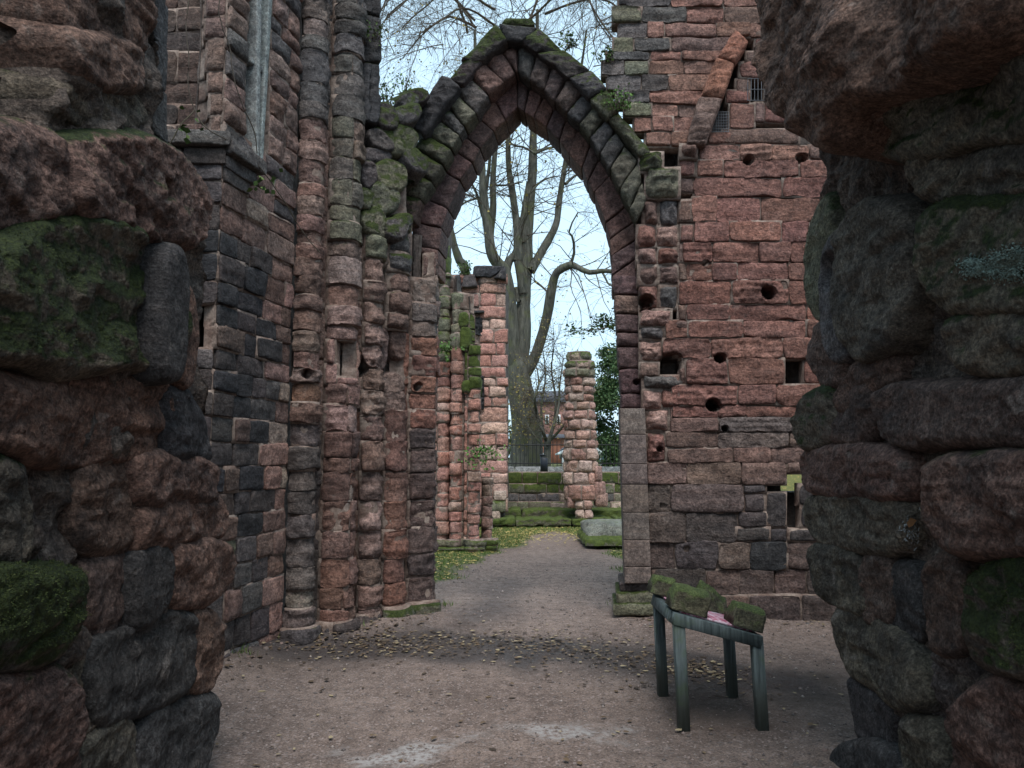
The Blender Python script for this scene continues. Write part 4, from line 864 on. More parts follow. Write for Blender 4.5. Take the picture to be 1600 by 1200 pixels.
# make the stand a true rectangle in plan
cx = (fl+frt+bl+br)/4; ax = ((frt-fl)+(br-bl))/2; ay = ((bl-fl)+(br-frt))/2; wdt = np.linalg.norm(ax); ax /= wdt; ay -= ax*np.dot(ax, ay); dp = np.linalg.norm(ay); ay /= dp
wdt = .47; dp = .56
cz = [cx+ax*(sx*wdt/2)+ay*(sy*dp/2) for sx, sy in ((-1, -1), (1, -1), (-1, 1), (1, 1))]
HL, HR = .66, .535
LEAN = ax*-.022
def prism(name, P0, P1, a, b, wa, wb, mat, par, color=None, bev=.004):
    """bar from P0 to P1 with a chamfered wa x wb section along unit axes a, b"""
    P0, P1 = np.array(P0), np.array(P1); sec = []
    for sx, sy, ox, oy in ((-1, -1, bev, 0), (1, -1, -bev, 0), (1, -1, 0, bev), (1, 1, 0, -bev), (1, 1, -bev, 0), (-1, 1, bev, 0), (-1, 1, 0, -bev), (-1, -1, 0, bev)):
        sec.append(a*(sx*wa/2+ox)+b*(sy*wb/2+oy))
    sec = np.array(sec); V = np.concatenate([P0+sec, P1+sec]); n = 8
    F = [(i, (i+1) % n, n+(i+1) % n, n+i) for i in range(n)]+[tuple(range(n))[::-1], tuple(range(n, 2*n))]
    return add(name, V, F, mat, par, color, smooth=False)
Zv = np.array([0, 0, 1.0])
for i, (c, hh) in enumerate(zip(cz, (HL, HR, HL, HR))): prism('leg', c*np.array([1, 1, 0])+np.array([0, 0, -.12]), c*np.array([1, 1, 0])+Zv*(hh-.02)+LEAN, ax, ay, .066, .062, M_WOOD, stand)
tl = lambda sx, sy, dz=0: LEAN+cx*np.array([1, 1, 0])+ax*sx*wdt/2+ay*sy*dp/2+Zv*((HL+HR)/2+(HR-HL)/2*sx+dz)
slp = (tl(1, 0)-tl(-1, 0)); slp /= np.linalg.norm(slp); nrm = np.cross(slp, ay); nrm = nrm if nrm[2] > 0 else -nrm
for sy in (-1, 1): prism('rail', tl(-1.12, sy)-nrm*.03, tl(1.12, sy)-nrm*.03, ay, nrm, .078, .07, M_WOOD, stand)
for sx in (-1, 1): prism('rail', tl(sx*1.0, -.86)-nrm*.032, tl(sx*1.0, .86)-nrm*.032, slp, nrm, .07, .066, M_WOOD, stand)
s = NT('faded_panel'); tc = s.n('TexCoord'); n1 = s.noise(tc.outputs['Object'], 14, 5, .65, 1.5); n2 = s.noise(s.scale(tc.outputs['Object'], (60, 8, 8)), 1, 3)
c = s.mix(s.ss(n1, .42, .6), rgb(.42, .10, .17), rgb(.66, .5, .56)); c = s.mix(s.math('MULTIPLY', s.ss(n2, .55, .62), .5), c, rgb(.6, .62, .66)); M_PANEL = s.base(c, .45)
prism('information_panel', tl(-.93, 0)+nrm*.012, tl(.93, 0)+nrm*.012, ay, nrm, dp*.92, .012, M_PANEL, stand, bev=.002)['label'] = 'faded pink and white printed panel'
M_MOSSY = stone_mat('mossy_carved_stone', .2, .15, 6, ((.045, .062, .020), (.125, .15, .052)), .9)
def carved(label, pos, L, W, H, yaw=0, cut=0, moss=.55, prof=1):
    H *= 1.14
    """a moulded block: its stepped profile runs along the length"""
    root = thing('carved_stone', label, 'carved stone', group='carved stones resting on the wooden stand'); root.location = tuple(tl(*pos, .018))
    a = slp*math.cos(yaw)+ay*math.sin(yaw); b = np.cross(nrm, a)
    sec = [(-W/2, 0), (W/2, 0), (W/2, H*.52), (W/2-.022, H*.56), (W/2-.020, H*.70), (W/2-.055, H*.76), (W/2-.058, H*.90), (W/2-.085, H), (-W/2+.04, H), (-W/2+.015, H*.9), (-W/2, H*.78)] if prof else [(-W/2, 0), (W/2, 0), (W/2-.02, H*.6), (W/4, H), (0, H*.72), (-W/4, H*.95), (-W/2+.02, H*.7)]
    pts = []
    for i in range(len(sec)):
        p, q = np.array(sec[i]), np.array(sec[(i+1) % len(sec)]); m = max(2, int(np.linalg.norm(q-p)/.012))
        pts += [p+(q-p)*t for t in np.linspace(0, 1, m, endpoint=False)]
    pts = np.array(pts); n = len(pts); K = int(L/.012); T = np.linspace(-L/2, L/2, K)
    V = []
    for t in T:
        e = 1-.10*max(0, (abs(t)/(L/2)-.86)/.14)**2
        sc = 1.0 if not cut else 1-cut*sstep(-.1, L/2, t)
        for (bb, hh) in pts: V.append((t, bb*e, hh*(1-.5*(1-e))*sc))
    V = np.array(V); sd = np.array([L*91, W*33, H*17]); d = .005*fbm(V*16+sd, 4, .55)+.006*noise(V*5+sd); nv = V-np.array([0, 0, H/2]); nv /= np.linalg.norm(nv, axis=1)[:, None]+1e-6
    V = V+nv*d[:, None]; V[:, 2] = np.maximum(V[:, 2], 0)
    W_ = V[:, :1]*a+V[:, 1:2]*b+V[:, 2:]*nrm+np.array(root.location)
    i = np.arange(n*K).reshape(K, n); j = np.roll(i, -1, 1); F = np.stack([i[:-1], j[:-1], j[1:], i[1:]], -1).reshape(-1, 4).tolist()
    F = [tuple(f) for f in F]+[tuple(i[0][::-1].tolist()), tuple(i[-1].tolist())]
    add('block', W_, F, M_MOSSY, root, tint((.105, .102, .068), moss, .05), smooth=False); return root
carved('mossy carved block with moulded edge at the high front corner of the stand', (-.70, -.62), .215, .20, .13)
carved('mossy carved block with moulded edge at the low front corner of the stand', (.80, -.64), .185, .21, .12)
carved('small mossy carved block at the high back corner of the stand', (-.98, 1.0), .15, .16, .11)
carved('broken mossy carved fragment with a hollow, middle of the back edge', (.34, .66), .17, .18, .15, yaw=.3, cut=.35, prof=0)

# ================================================================== FAR RUINS SEEN THROUGH THE ARCH
# clustered stub of wall, stepping down towards the lawn
DB = 12.8
stub = thing('ruined_pier', 'stepped red sandstone pier stub with bright moss on its broken shoulders', 'pier', (at(725, 858, DB)[0], DB, 0))
BM = []
bp = lambda px, d=0: (at(px, 715, DB+d)[0], DB+d)
pts = [bp(655, .0), bp(680, 0)] + [bp(682, 0)] + arc(bp(683, 0), bp(702, .05), .08) + [bp(703, .08)] + arc(bp(704, .05), bp(722, .0), .12) + [bp(723, -.05), bp(730, -.08)] + arc(bp(731, -.1), bp(750, -.12), .08) + [bp(751, -.1), bp(751.5, .4), bp(752, .45)] + arc(bp(752.5, .1), bp(770, .1), .03) + [bp(770.5, .15), bp(771, .9)]
pts = [bp(655, 0), bp(682, 0)] + arc(bp(683, 0), bp(702, .02), .09) + [bp(703, .06)] + arc(bp(704, .04), bp(722, -.02), .13) + [bp(723, 0.0)] + arc(bp(724, -.02), bp(732, -.06), .03) + arc(bp(733, -.06), bp(750, -.08), .08) + [bp(751, -.05)] + line(bp(751, -.05), bp(752, .12)) + [bp(752.5, .12)] + arc(bp(753, .1), bp(770, .06), .05) + [bp(770.5, .08)] + line(bp(770.5, .08), bp(772, .9)) + [bp(772, .9)]
BF = Profile(pts)
def far_strip(fr, par, mort, px0, px1, d, v0, v1, dv, colf, dd=0, dd1=None, **k):
    s0, s1 = fr.near(*(at(px0, 715, d+dd)[0], d+dd)), fr.near(*(at(px1, 715, d+(dd if dd1 is None else dd1))[0], d+(dd if dd1 is None else dd1)))
    v = v1
    while v > v0+3:
        h = random.uniform(*dv); vn = max(v-h, v0)
        if vn-v0 < 5: vn = v0
        kk = dict(rnd=random.uniform(.03, .06), bulge=random.uniform(.0, .02), rough=.02, jit=.014, gap=.012, cell=.05, mdep=.02, depth=.2, mat=M_FAR); kk.update(k)
        cuts = [s0, s1] if (s1-s0) < .42 or random.random() < .3 else [s0, s0+(s1-s0)*random.uniform(.35, .65), s1]
        for a, b in zip(cuts[:-1], cuts[1:]):
            stone('stone', fr, [(a, zpx(v, d)), (b, zpx(v, d)), (b, zpx(vn, d)), (a, zpx(vn, d))], par, colf((v+vn)/2), outw=random.uniform(-.015, .02)+k.get('outw', 0), mortar=mort, **{x: y for x, y in kk.items() if x != 'outw'})
        v = vn
fred = lambda v: tint(pick(((.36, .21, .175), 4), ((.34, .18, .145), 4), ((.42, .30, .25), 1)), .02)
def fm(vm, m=.9): return lambda v: tint(GREEN, m) if v < vm else fred(v)
far_strip(BF, stub, BM, 657, 682, DB, 330, 856, (15, 24), lambda v: tint(pick((GREEN, 2), (BROWN, 2)), .8) if v < 470 else fred(v))
far_strip(BF, stub, BM, 683, 702, DB, 428, 856, (14, 24), fm(560, .55), .0, .02)
far_strip(BF, stub, BM, 704, 722, DB, 458, 856, (14, 24), fm(545, .3), .04, -.02)
far_strip(BF, stub, BM, 724, 732, DB, 490, 856, (16, 30), fm(600, .75), -.02, -.06)
far_strip(BF, stub, BM, 733, 750, DB, 540, 856, (14, 22), fm(605, 1.0), -.06, -.08)
far_strip(BF, stub, BM, 753, 770, DB, 746, 856, (13, 20), lambda v: tint(PALE if v < 775 else PINK, .2 if v < 775 else 0), .1, .06)
far_strip(BF, stub, BM, 684, 750, DB, 842, 860, (8, 10), lambda v: tint(GREEN, .5), 0, -.08, outw=.10)
far_strip(BF, stub, BM, 752.5, 770, DB, 842, 860, (8, 10), lambda v: tint(GREEN, .95), .1, .06, outw=.10)
for u0, u1, v0, v1 in ((684, 696, 380, 400), (684, 698, 400, 428), (717, 732, 490, 512), (718, 734, 512, 545), (722, 748, 596, 614)):
    p = [(bp(u0)[0], 0), ]
    HPb = Plane((0, DB-.02, 0), (1, 0, 0), (0, -1, 0)); boulder('stone', HPb, [HPb.pix(*q) for q in ((u0, v1), (u1, v1), (u1-1, v0), (u0+1, v0))], stub, tint(GREEN, .95), bulge=.14, mat=M_FAR, amp=.8, cell=.03, depth=.3, layer=.5)
join_parts('mortar', BM, M_MORTAR, stub)
cc = []
for p0, p1, v in ((657, 682, 332), (683, 702, 430), (704, 722, 460), (724, 732, 492), (733, 750, 542)):
    a, b = BF.near(*bp(p0)), BF.near(*bp(p1, -.05)); cc += core_profile(BF, a, b, -.1, zpx(v, DB)-.03, -.1, (0, 1.4, 0), 12)
join_parts('pier_core', cc, M_MORTAR_DARK, stub)

# taller red wall behind it with black capping slabs
DT = 17.2
tower = thing('ruined_wall', 'red stone wall fragment capped with black slabs, dark carved panel in its face', 'wall', (at(755, 800, DT)[0], DT, 0))
TM = []
TF = Profile([(at(690, 715, DT)[0], DT+.1), (at(748, 715, DT)[0], DT)] + arc((at(749, 715, DT)[0], DT-.02), (at(797, 715, DT)[0], DT+.05), .04) + [(at(798, 715, DT)[0], DT+.08), (at(800, 715, DT+1.2)[0], DT+1.2)])
v = 800
while v > 428:
    h = random.uniform(13, 24); vn = v-h if v-h > 436 else 428
    e = random.uniform(-3, 3)+(797-790)*(v-428)/370-2
    us = [704, 704+random.uniform(14, 24), 747] if v < 700 else [730, 747]
    us += [random.uniform(764, 778), 791+e] if random.random() < .75 else [791+e]
    for a, b in zip(us[:-1], us[1:]):
        if 742 < (a+b)/2 < 760 and 490 < (v+vn)/2 < 525: pass
        s0, s1 = TF.near(at(a, 715, DT)[0], DT), TF.near(at(b, 715, DT)[0], DT)
        stone('stone', TF, [(s0, zpx(v, DT)), (s1, zpx(v, DT)), (s1, zpx(vn, DT)), (s0, zpx(vn, DT))], tower, fred(v), mat=M_FAR, rnd=.05, bulge=.03, rough=.02, jit=.02, gap=.02, cell=.07, outw=random.uniform(-.02, .03), mortar=TM, depth=.2)
    v = vn
for q, c in (([(705, 452), (722, 452), (720, 430), (705, 434)], CHAR), ([(722, 450), (746, 450), (744, 430), (724, 432)], DARK), ([(738, 432), (768, 436), (790, 417), (740, 416)], CHAR), ([(770, 436), (792, 440), (791, 420), (786, 420)], CHAR)):
    TPl = Plane((0, DT-.05, 0), (1, 0, 0), (0, -1, 0))
    stone('cap_slab', TPl, [TPl.pix(*p) for p in q], tower, tint(c, .05), mat=M_FAR, rnd=.05, bulge=.02, rough=.02, depth=.9, cell=.06, outw=.10, jit=.02)
TPl = Plane((0, DT-.02, 0), (1, 0, 0), (0, -1, 0))
stone('carved_panel', TPl, [TPl.pix(*p) for p in ((738, 523), (754, 526), (754, 497), (738, 496))], tower, tint((.02, .02, .023), 0), mat=M_FAR, rnd=.03, bulge=.05, rough=.06, depth=.2, cell=.03, outw=.08)
stone('drip_ledge', TPl, [TPl.pix(*p) for p in ((726, 492), (757, 490), (757, 486), (726, 487))], tower, tint(CHAR, 0), mat=M_FAR, rnd=.02, bulge=0, depth=.2, cell=.05, outw=.16)
stone('carved_panel', TPl, [TPl.pix(*p) for p in ((747, 640), (757, 640), (757, 587), (747, 587))], tower, tint((.02, .02, .023), 0), mat=M_FAR, rnd=.03, bulge=.04, rough=.05, depth=.2, cell=.03, outw=.08)
for u0, u1, v0, v1, m in ((772, 792, 766, 782, .1), (766, 790, 782, 800, .5), (768, 782, 796, 814, .1)):
    stone('base_stone', TPl, [TPl.pix(*p) for p in ((u0, v1), (u1, v1), (u1, v0), (u0, v0))], tower, tint(PALE if m < .3 else GREEN, m), mat=M_FAR, rnd=.05, bulge=.05, depth=.6, cell=.06, outw=.08)
join_parts('mortar', TM, M_MORTAR, tower)
join_parts('wall_core', core_profile(TF, TF.near(at(704, 715, DT)[0], DT), TF.near(at(789, 715, DT)[0], DT), -.1, zpx(440, DT), -.15, (.1, 1.3, 0), 14), M_MORTAR_DARK, tower)

# free-standing column
DC = 17.0
colm = thing('ruined_column', 'free standing stump of a stacked stone column in front of the low wall', 'column', (at(911, 808, DC)[0], DC, 0))
CMo = []
cw = lambda v: np.interp(v, [548, 570, 576, 590, 640, 700, 760, 782, 784, 812], [19, 19, 22, 22, 24, 27, 27, 26, 13, 13])
vs = [812, 796, 782, 758, 738, 719, 701, 687, 671, 655, 640, 627, 614, 602, 588, 575, 563, 549]
for i in range(len(vs)-1):
    vm = (vs[i]+vs[i+1])/2; r = cw(vm)/FPX*DC; cxp = at(np.interp(vm, [549, 640, 780, 812], [909, 908, 911, 913]), 715, DC)[0]
    ang = np.linspace(math.pi*1.0, math.pi*2.0, 40); ring = [(cxp+r*math.cos(a), DC+r*math.sin(a)+r) for a in ang]; CF = Profile(ring)
    off = random.uniform(-.1, .1); cuts = [0] + [CF.s[-1]*x for x in ((.3+off, .62+off) if i % 2 else (.22+off, .5+off, .8+off))] + [CF.s[-1]]
    if i < 2: cuts = [0, CF.s[-1]*.5, CF.s[-1]]
    for a, b in zip(cuts[:-1], cuts[1:]):
        c = tint(pick(((.35, .225, .19), 3), ((.38, .28, .24), 1.6), ((.31, .18, .15), 1)), .02) if vm > 592 else tint(pick((GREEN, 2), (PALE, 1)), .6 if vm < 575 else .2)
        stone('stone', CF, [(a, zpx(vs[i], DC)), (b, zpx(vs[i], DC)), (b, zpx(vs[i+1], DC)), (a, zpx(vs[i+1], DC))], colm, c, mat=M_FAR, rnd=.07, bulge=.04, rough=.025, jit=.012, gap=.02, cell=.05, outw=random.uniform(-.02, .03)+(.05 if 563 < vm < 590 else 0), mortar=CMo, depth=.3)
    V, F = tube([(cxp, DC+r, zpx(vs[i], DC)-.02), (cxp, DC+r, zpx(vs[i+1], DC)-.01)], r*.86, 20); CMo.append((V, F))
    k = len(V); CMo.append((np.vstack([V[-20:], [(cxp, DC+r, zpx(vs[i+1], DC)-.005)]]), np.array([(q, (q+1) % 20, 20, 20) for q in range(20)])[:, :]))
CMo = [(v, f) for v, f in CMo if f.shape[1] == 4 and not (f[:, 2] == f[:, 3]).any()]
join_parts('column_core', CMo, M_MORTAR, colm)
CPl = Plane((0, DC+.2, 0), (1, 0, 0), (0, -1, 0))
for u0, u1, v0, v1 in ((928, 941, 728, 752), (928, 946, 752, 776), (930, 950, 770, 792), (886, 900, 776, 794)):
    stone('stone', CPl, [CPl.pix(*p) for p in ((u0, v1), (u1, v1), (u1, v0), (u0, v0))], colm, tint(PINK, .1), mat=M_FAR, rnd=.06, bulge=.05, depth=.4, cell=.05, outw=.08)

# low mossy wall, two mossy steps
DW = 18.6
low = thing('low_wall', 'low mossy block wall holding up the churchyard behind the column', 'wall', (at(900, 795, DW)[0], DW, 0))
WF = Plane((0, DW, 0), (1, 0, 0), (0, -1, 0)); WM = []
for v0, v1, m in ((738, 756, .95), (756, 771, .75), (771, 784, .25), (784, 797, .45)):
    u = 660 if v0 > 700 else 690; 
    while u < 1120:
        e = u+random.uniform(18, 42)
        stone('stone', WF, [WF.pix(u, v1), WF.pix(e, v1), WF.pix(e, v0), WF.pix(u, v0)], low, tint(pick((GREY, 2), (GREEN, 2), (PALE, .8)), m*random.uniform(.8, 1.1) if random.random() < .85 else .2), mat=M_FAR, rnd=.05, bulge=.02, rough=.02, outw=random.uniform(-.03, .03)+(.05 if v0 > 780 else 0), cell=.08, mortar=WM, depth=.4)
        u = e
join_parts('mortar', WM, M_MORTAR, low)
def strip_steps(nm, lab, v0, v1, d, m):
    t = thing(nm, lab, 'step', (at(880, v1, d)[0], d, 0)); F_ = Plane((0, d, 0), (1, 0, 0), (0, -1, 0)); u = 730
    while u < 1060:
        e = min(u+random.uniform(50, 90), 1060)
        stone('step_stone', F_, [F_.pix(u, v1), F_.pix(e, v1), F_.pix(e, v0), F_.pix(u, v0)], t, tint((.12, .115, .085), m*random.uniform(.75, 1.1)), mat=M_FAR, rnd=.06, bulge=.0, rough=.035, jit=.03, gap=.02, cell=.05, depth=.9 if v0 < 805 else .8); u = e
    return t
strip_steps('stone_step', 'upper moss covered stone step at the foot of the low wall', 796, 812, 17.75, .85)
strip_steps('stone_step', 'lower moss covered stone step along the edge of the lawn', 810, 822, 16.95, .85)
# broken slab lying by the arch
DS = 13.3
slab = thing('fallen_slab', 'pale broken stone slab lying on a mossy base by the archway', 'stone slab', tuple(gnd(945, 850)))
SPl = Plane((0, DS-.35, 0), (1, 0, 0), (0, -1, 0))
def slab_block(nm, u0, u1, v0, v1, d0, dep, c, m, ch=0):
    x0, x1 = at(u0, 800, d0)[0], at(u1, 800, d0)[0]; z0, z1 = zpx(v1, d0), zpx(v0, d0); U = np.concatenate([[x0, x0], np.linspace(x0, x1, 40), [x1, x1]]); Y = np.concatenate([[d0, d0], np.linspace(d0, d0+dep, 20), [d0+dep, d0+dep]])
    x, y = np.meshgrid(U, Y); z = z1+.008*fbm(np.stack([x*4, y*4, 0*x+m], -1), 4)
    e = np.minimum(np.minimum(x-x0, x1-x), np.minimum(y-d0, d0+dep-y)); z = z-.06*np.exp(-(e/.05)); ce = ch*np.maximum(0, .35-(x-x0)-(y-d0)*.5); z = z-ce
    z[0] = z[-1] = z0; z[:, 0] = z[:, -1] = z0
    jx = .03*fbm(np.stack([x*6, y*6, z*6], -1)+m, 3); add(nm, np.stack([x+jx, y+jx, z], -1), gridfaces(len(U), len(Y)), M_FAR, slab, tint(c, m))
slab_block('mossy_base', 914, 1010, 838, 853, 13.0, 1.6, (.11, .11, .085), .6); slab_block('slab', 918, 1000, 818, 840, 13.15, 1.2, (.14, .148, .135), .12, .5)

# ================================================================== CHURCHYARD BEHIND THE LOW WALL
yard_y0 = DW+.25
xs = np.concatenate([np.linspace(-600, -30, 10), np.linspace(-25, 25, 60), np.linspace(30, 600, 10)]); ys = np.concatenate([np.linspace(yard_y0, 60, 50), np.linspace(70, 1400, 14)])
x, y = np.meshgrid(xs, ys); p = np.stack([x, y, 0*x], -1); z = 1.20+.05*fbm(p*.5, 3)+np.clip(y-22, 0, 60)*.002; z[0] = .0
s = NT('churchyard_turf'); tc = s.n('TexCoord'); n1 = s.noise(tc.outputs['Object'], 1.2, 6); n2 = s.noise(tc.outputs['Object'], 14, 5)
c = s.mix(s.ss(n1, .35, .65), rgb(.045, .065, .02), rgb(.10, .10, .035)); c = s.mix(s.ss(n2, .55, .68), c, rgb(.20, .15, .05)); M_TURF = s.base(c, .95, s.bump(n2, .8, .04))
o = obj('raised_ground', mesh('raised_ground', np.stack([x, y, z], -1), gridfaces(len(xs), len(ys)), M_TURF)); tag(o, 'raised turf of the churchyard behind the low wall', 'ground', kind='structure')

# kerb wall with iron railings
DFN = 21.5
kerb = thing('kerb_wall', 'long pale grey stone kerb carrying the iron railings', 'kerb', (at(880, 733, DFN)[0], DFN, 1.2)); KP = Plane((0, DFN-.1, 0), (1, 0, 0), (0, -1, 0))
u = 640
while u < 1160:
    e = u+random.uniform(46, 70); stone('kerb_stone', KP, [KP.pix(u, 741), KP.pix(e, 741), KP.pix(e, 729), KP.pix(u, 729)], kerb, tint((.22, .24, .24), .1), mat=M_FAR, rnd=.03, bulge=0, rough=.01, cell=.08, depth=.25); u = e
fence = thing('iron_railings', 'black iron railings standing on the pale kerb in front of the big tree', 'railings', (at(880, 729, DFN)[0], DFN, zpx(729, DFN)))
zb_, zt_ = zpx(729.5, DFN), zpx(692, DFN); x0f, x1f = at(640, 700, DFN)[0], at(1150, 700, DFN)[0]
V, F = tube([(0, 0, 0), (0, 0, .82*(zt_-zb_)), (0, 0, zt_-zb_+.02), (0, 0, zt_-zb_+.10)], [.011, .011, .011, .002], 5); bar_me = mesh('bar', V, F, M_IRON)
n = int((x1f-x0f)/.12)
for i in range(n):
    obj('bar', bar_me, fence, loc=(x0f+i*.12-fence.location.x, 0, 0))
for zz in (zb_+.10, zt_-.06):
    V, F = tube([(x0f, DFN, zz), (x1f, DFN, zz)], .018, 6); add('rail', V, F, M_IRON, fence)
for k in range(0, n, 22):
    V, F = tube([(x0f+k*.12, DFN+.02, zb_-.02), (x0f+k*.12, DFN+.02, zt_+.12)], .03, 6); add('post', V, F, M_IRON, fence)
# dark litter bin
binr = thing('litter_bin', 'dark box shaped litter bin with slanted top in front of the railings', 'bin', tuple(at(850, 737, 20.6)*np.array([1, 1, 0])+np.array([0, 0, 1.2])))
M_BIN = simple('dark_metal', (.018, .022, .03), .5)
bx, bz0, bz1 = at(850, 715, 20.6)[0], 1.2, zpx(711, 20.6)
def hexa(name, x0, x1, y0, y1, z0, z1, mat, par, dz=0, bevel=.015, color=None):
    """box with chamfered vertical edges; dz drops the top along x"""
    b = bevel; pl = [(x0+b, y0), (x1-b, y0), (x1, y0+b), (x1, y1-b), (x1-b, y1), (x0+b, y1), (x0, y1-b), (x0, y0+b)]
    zz = lambda x: z1-dz*(x-x0)/(x1-x0)
    V = [(a, c, z0) for a, c in pl]+[(a, c, zz(a)-b) for a, c in pl]; cxx, cyy = (x0+x1)/2, (y0+y1)/2
    V += [(a+(b if a < cxx else -b), c+(b if c < cyy else -b), zz(a)) for a, c in pl]
    F = [(i, (i+1) % 8, 8+(i+1) % 8, 8+i) for i in range(8)]+[(8+i, 8+(i+1) % 8, 16+(i+1) % 8, 16+i) for i in range(8)]+[tuple(range(16, 24)), tuple(range(8))[::-1]]
    return add(name, V, F, mat, par, color, smooth=False)
hexa('body', bx-.10, bx+.10, 20.45, 20.75, bz0, bz1-.03, M_BIN, binr, dz=.05); hexa('lid', bx-.115, bx+.115, 20.43, 20.77, bz1-.025, bz1+.035, M_BIN, binr, dz=.06)

# red brick building far behind the railings
def brick_mat(name, c0, c1):
    s = NT(name); tc = s.n('TexCoord'); b = s.n('TexBrick'); b.inputs['Scale'].default_value = 4.4; b.inputs['Mortar Size'].default_value = .012
    mp = s.n('Mapping'); mp.inputs['Rotation'].default_value = (math.pi/2, 0, 0); s.l(tc.outputs['Object'], mp.inputs['Vector']); s.l(mp.outputs[0], b.inputs['Vector'])
    b.inputs['Color1'].default_value = c0+(1,); b.inputs['Color2'].default_value = c1+(1,); b.inputs['Mortar'].default_value = (.3, .25, .22, 1)
    n = s.noise(tc.outputs['Object'], 2, 5); c = s.mix(s.ss(n, .3, .7), s.mix(1, b.outputs['Color'], rgb(.75, .75, .75), 'MULTIPLY'), b.outputs['Color'])
    return s.base(c, .9)
M_BRICK = brick_mat('red_brick', (.34, .12, .065), (.28, .10, .06)); M_BRICK2 = brick_mat('dull_brick', (.26, .12, .10), (.22, .11, .09))
M_DARKGLASS = simple('dark_glass', (.012, .015, .02), .12); M_SLATE = simple('slate_roof', (.07, .07, .08), .8); M_WHITE = simple('white_paint', (.62, .64, .64), .5, .06)
def house(name, label, u0, u1, vt, d, dep, mat, wins, roofh):
    x0, x1 = at(u0, 715, d)[0], at(u1, 715, d)[0]; t = thing(name, label, 'building', ((x0+x1)/2, d, 1.2)); zt2 = zpx(vt, d)
    hexa('brick_wall', x0, x1, d, d+dep, 1.0, zt2, mat, t, bevel=.02)
    V = [(x0-.25, d-.3, zt2-.02), (x1+.25, d-.3, zt2-.02), (x1+.25, d+dep+.3, zt2-.02), (x0-.25, d+dep+.3, zt2-.02), (x0-.25, d+dep/2, zt2+roofh), (x1+.25, d+dep/2, zt2+roofh)]
    add('roof', V, [(0, 1, 5, 4), (2, 3, 4, 5), (0, 4, 3), (1, 2, 5), (3, 2, 1, 0)], M_SLATE, t, smooth=False)
    for (a, b, c, e) in wins:
        xa, xb, za, zb2 = at(a, 715, d)[0], at(b, 715, d)[0], zpx(e, d), zpx(c, d)
        f = hexa('window', xa, xb, d-.06, d+.02, za, zb2, M_WHITE, t, bevel=.01); f2 = hexa('pane', xa+.09, xb-.09, d-.075, d-.03, za+.09, zb2-.09, M_DARKGLASS, t, bevel=.005)
        f2.parent = f
    return t
house('brick_house', 'orange red brick building with dark windows seen between the railings', 806, 882, 684, 46, 8, M_BRICK, [(818, 832, 712, 730), (842, 858, 708, 730)], .35)
house('brick_house', 'taller dull pink brick building showing behind the small bare tree', 822, 930, 628, 70, 10, M_BRICK2, [(832, 838, 648, 662), (852, 858, 648, 662), (870, 876, 648, 662)], 1.5)
# pale flat-roofed shelter
sd_ = 33; shel = thing('shelter', 'pale flat roofed shelter on white posts beyond the railings', 'shelter', (at(922, 730, sd_)[0], sd_, 1.2))
xa, xb = at(872, 715, sd_)[0], at(972, 715, sd_)[0]; zr0, zr1 = zpx(710, sd_), zpx(700, sd_)
M_CANOPY = simple('grey_white_canopy', (.50, .54, .52), .6, .1)
V = []; K = 24
for j, yy in enumerate((sd_, sd_+.12, sd_+2.1, sd_+2.2)):
    for t in np.linspace(0, 1, K): e = min(t, 1-t); V.append((xa+(xb-xa)*t, yy, zr0+(zr1-zr0)*min(1, .12+e*5)*(.7 if j in (0, 3) else 1)))
F = gridfaces(K, 4).tolist(); nb = len(V); V += [(x_, y_, zr0-.02) for x_, y_, _ in V]; F += (gridfaces(K, 4)[:, ::-1]+nb).tolist()
edge = [i for i in range(K)]+[K*j+K-1 for j in range(1, 4)]+[3*K+i for i in range(K-2, -1, -1)]+[K*j for j in (2, 1)]
F += [(edge[i], edge[i]+nb, edge[(i+1) % len(edge)]+nb, edge[(i+1) % len(edge)]) for i in range(len(edge))]
add('canopy_roof', V, [tuple(f) for f in F], M_CANOPY, shel)
for px in (880, 940, 950, 966): xx = at(px, 715, sd_)[0]; hexa('post', xx-.045, xx+.045, sd_+.1, sd_+.19, 1.1, zr0-.02, M_WHITE, shel)
xx0, xx1 = at(938, 715, sd_)[0], at(948, 715, sd_)[0]; hexa('glass_panel', xx0, xx1, sd_+.3, sd_+.34, 1.3, zr0-.1, simple('pale_blue_panel', (.35, .52, .62), .15, .1), shel)
# dark parked car, mostly hidden
car = thing('parked_car', 'dark parked car just showing above the kerb under the shelter roof', 'car', (at(944, 730, 36)[0], 36, 1.2))
cx0 = at(925, 715, 36)[0]; prof_c = [(0, .35), (0, .75), (.25, .95), (.9, 1.02), (1.5, 1.42), (2.9, 1.44), (3.6, 1.05), (4.1, .95), (4.2, .6), (4.2, .35)]
M_CAR = simple('dark_car_paint', (.02, .025, .035), .25, .1)
V = [(cx0-1.5+a, 36+yy, 1.2+b) for yy in (0, 1.7) for a, b in prof_c]; n = len(prof_c)
add('body', V, [(i, (i+1) % n, n+(i+1) % n, n+i) for i in range(n)]+[tuple(range(n))[::-1], tuple(range(n, 2*n))], M_CAR, car, smooth=False)
V = [(cx0-1.5+a, 35.985, 1.2+b) for a, b in ((1.05, 1.03), (1.55, 1.36), (2.85, 1.38), (3.4, 1.06))]; add('side_window', V+[(a, b+.01, c) for a, b, c in V], [(0, 1, 2, 3), (4, 7, 6, 5), (0, 4, 5, 1), (1, 5, 6, 2), (2, 6, 7, 3), (3, 7, 4, 0)], M_DARKGLASS, car, smooth=False)
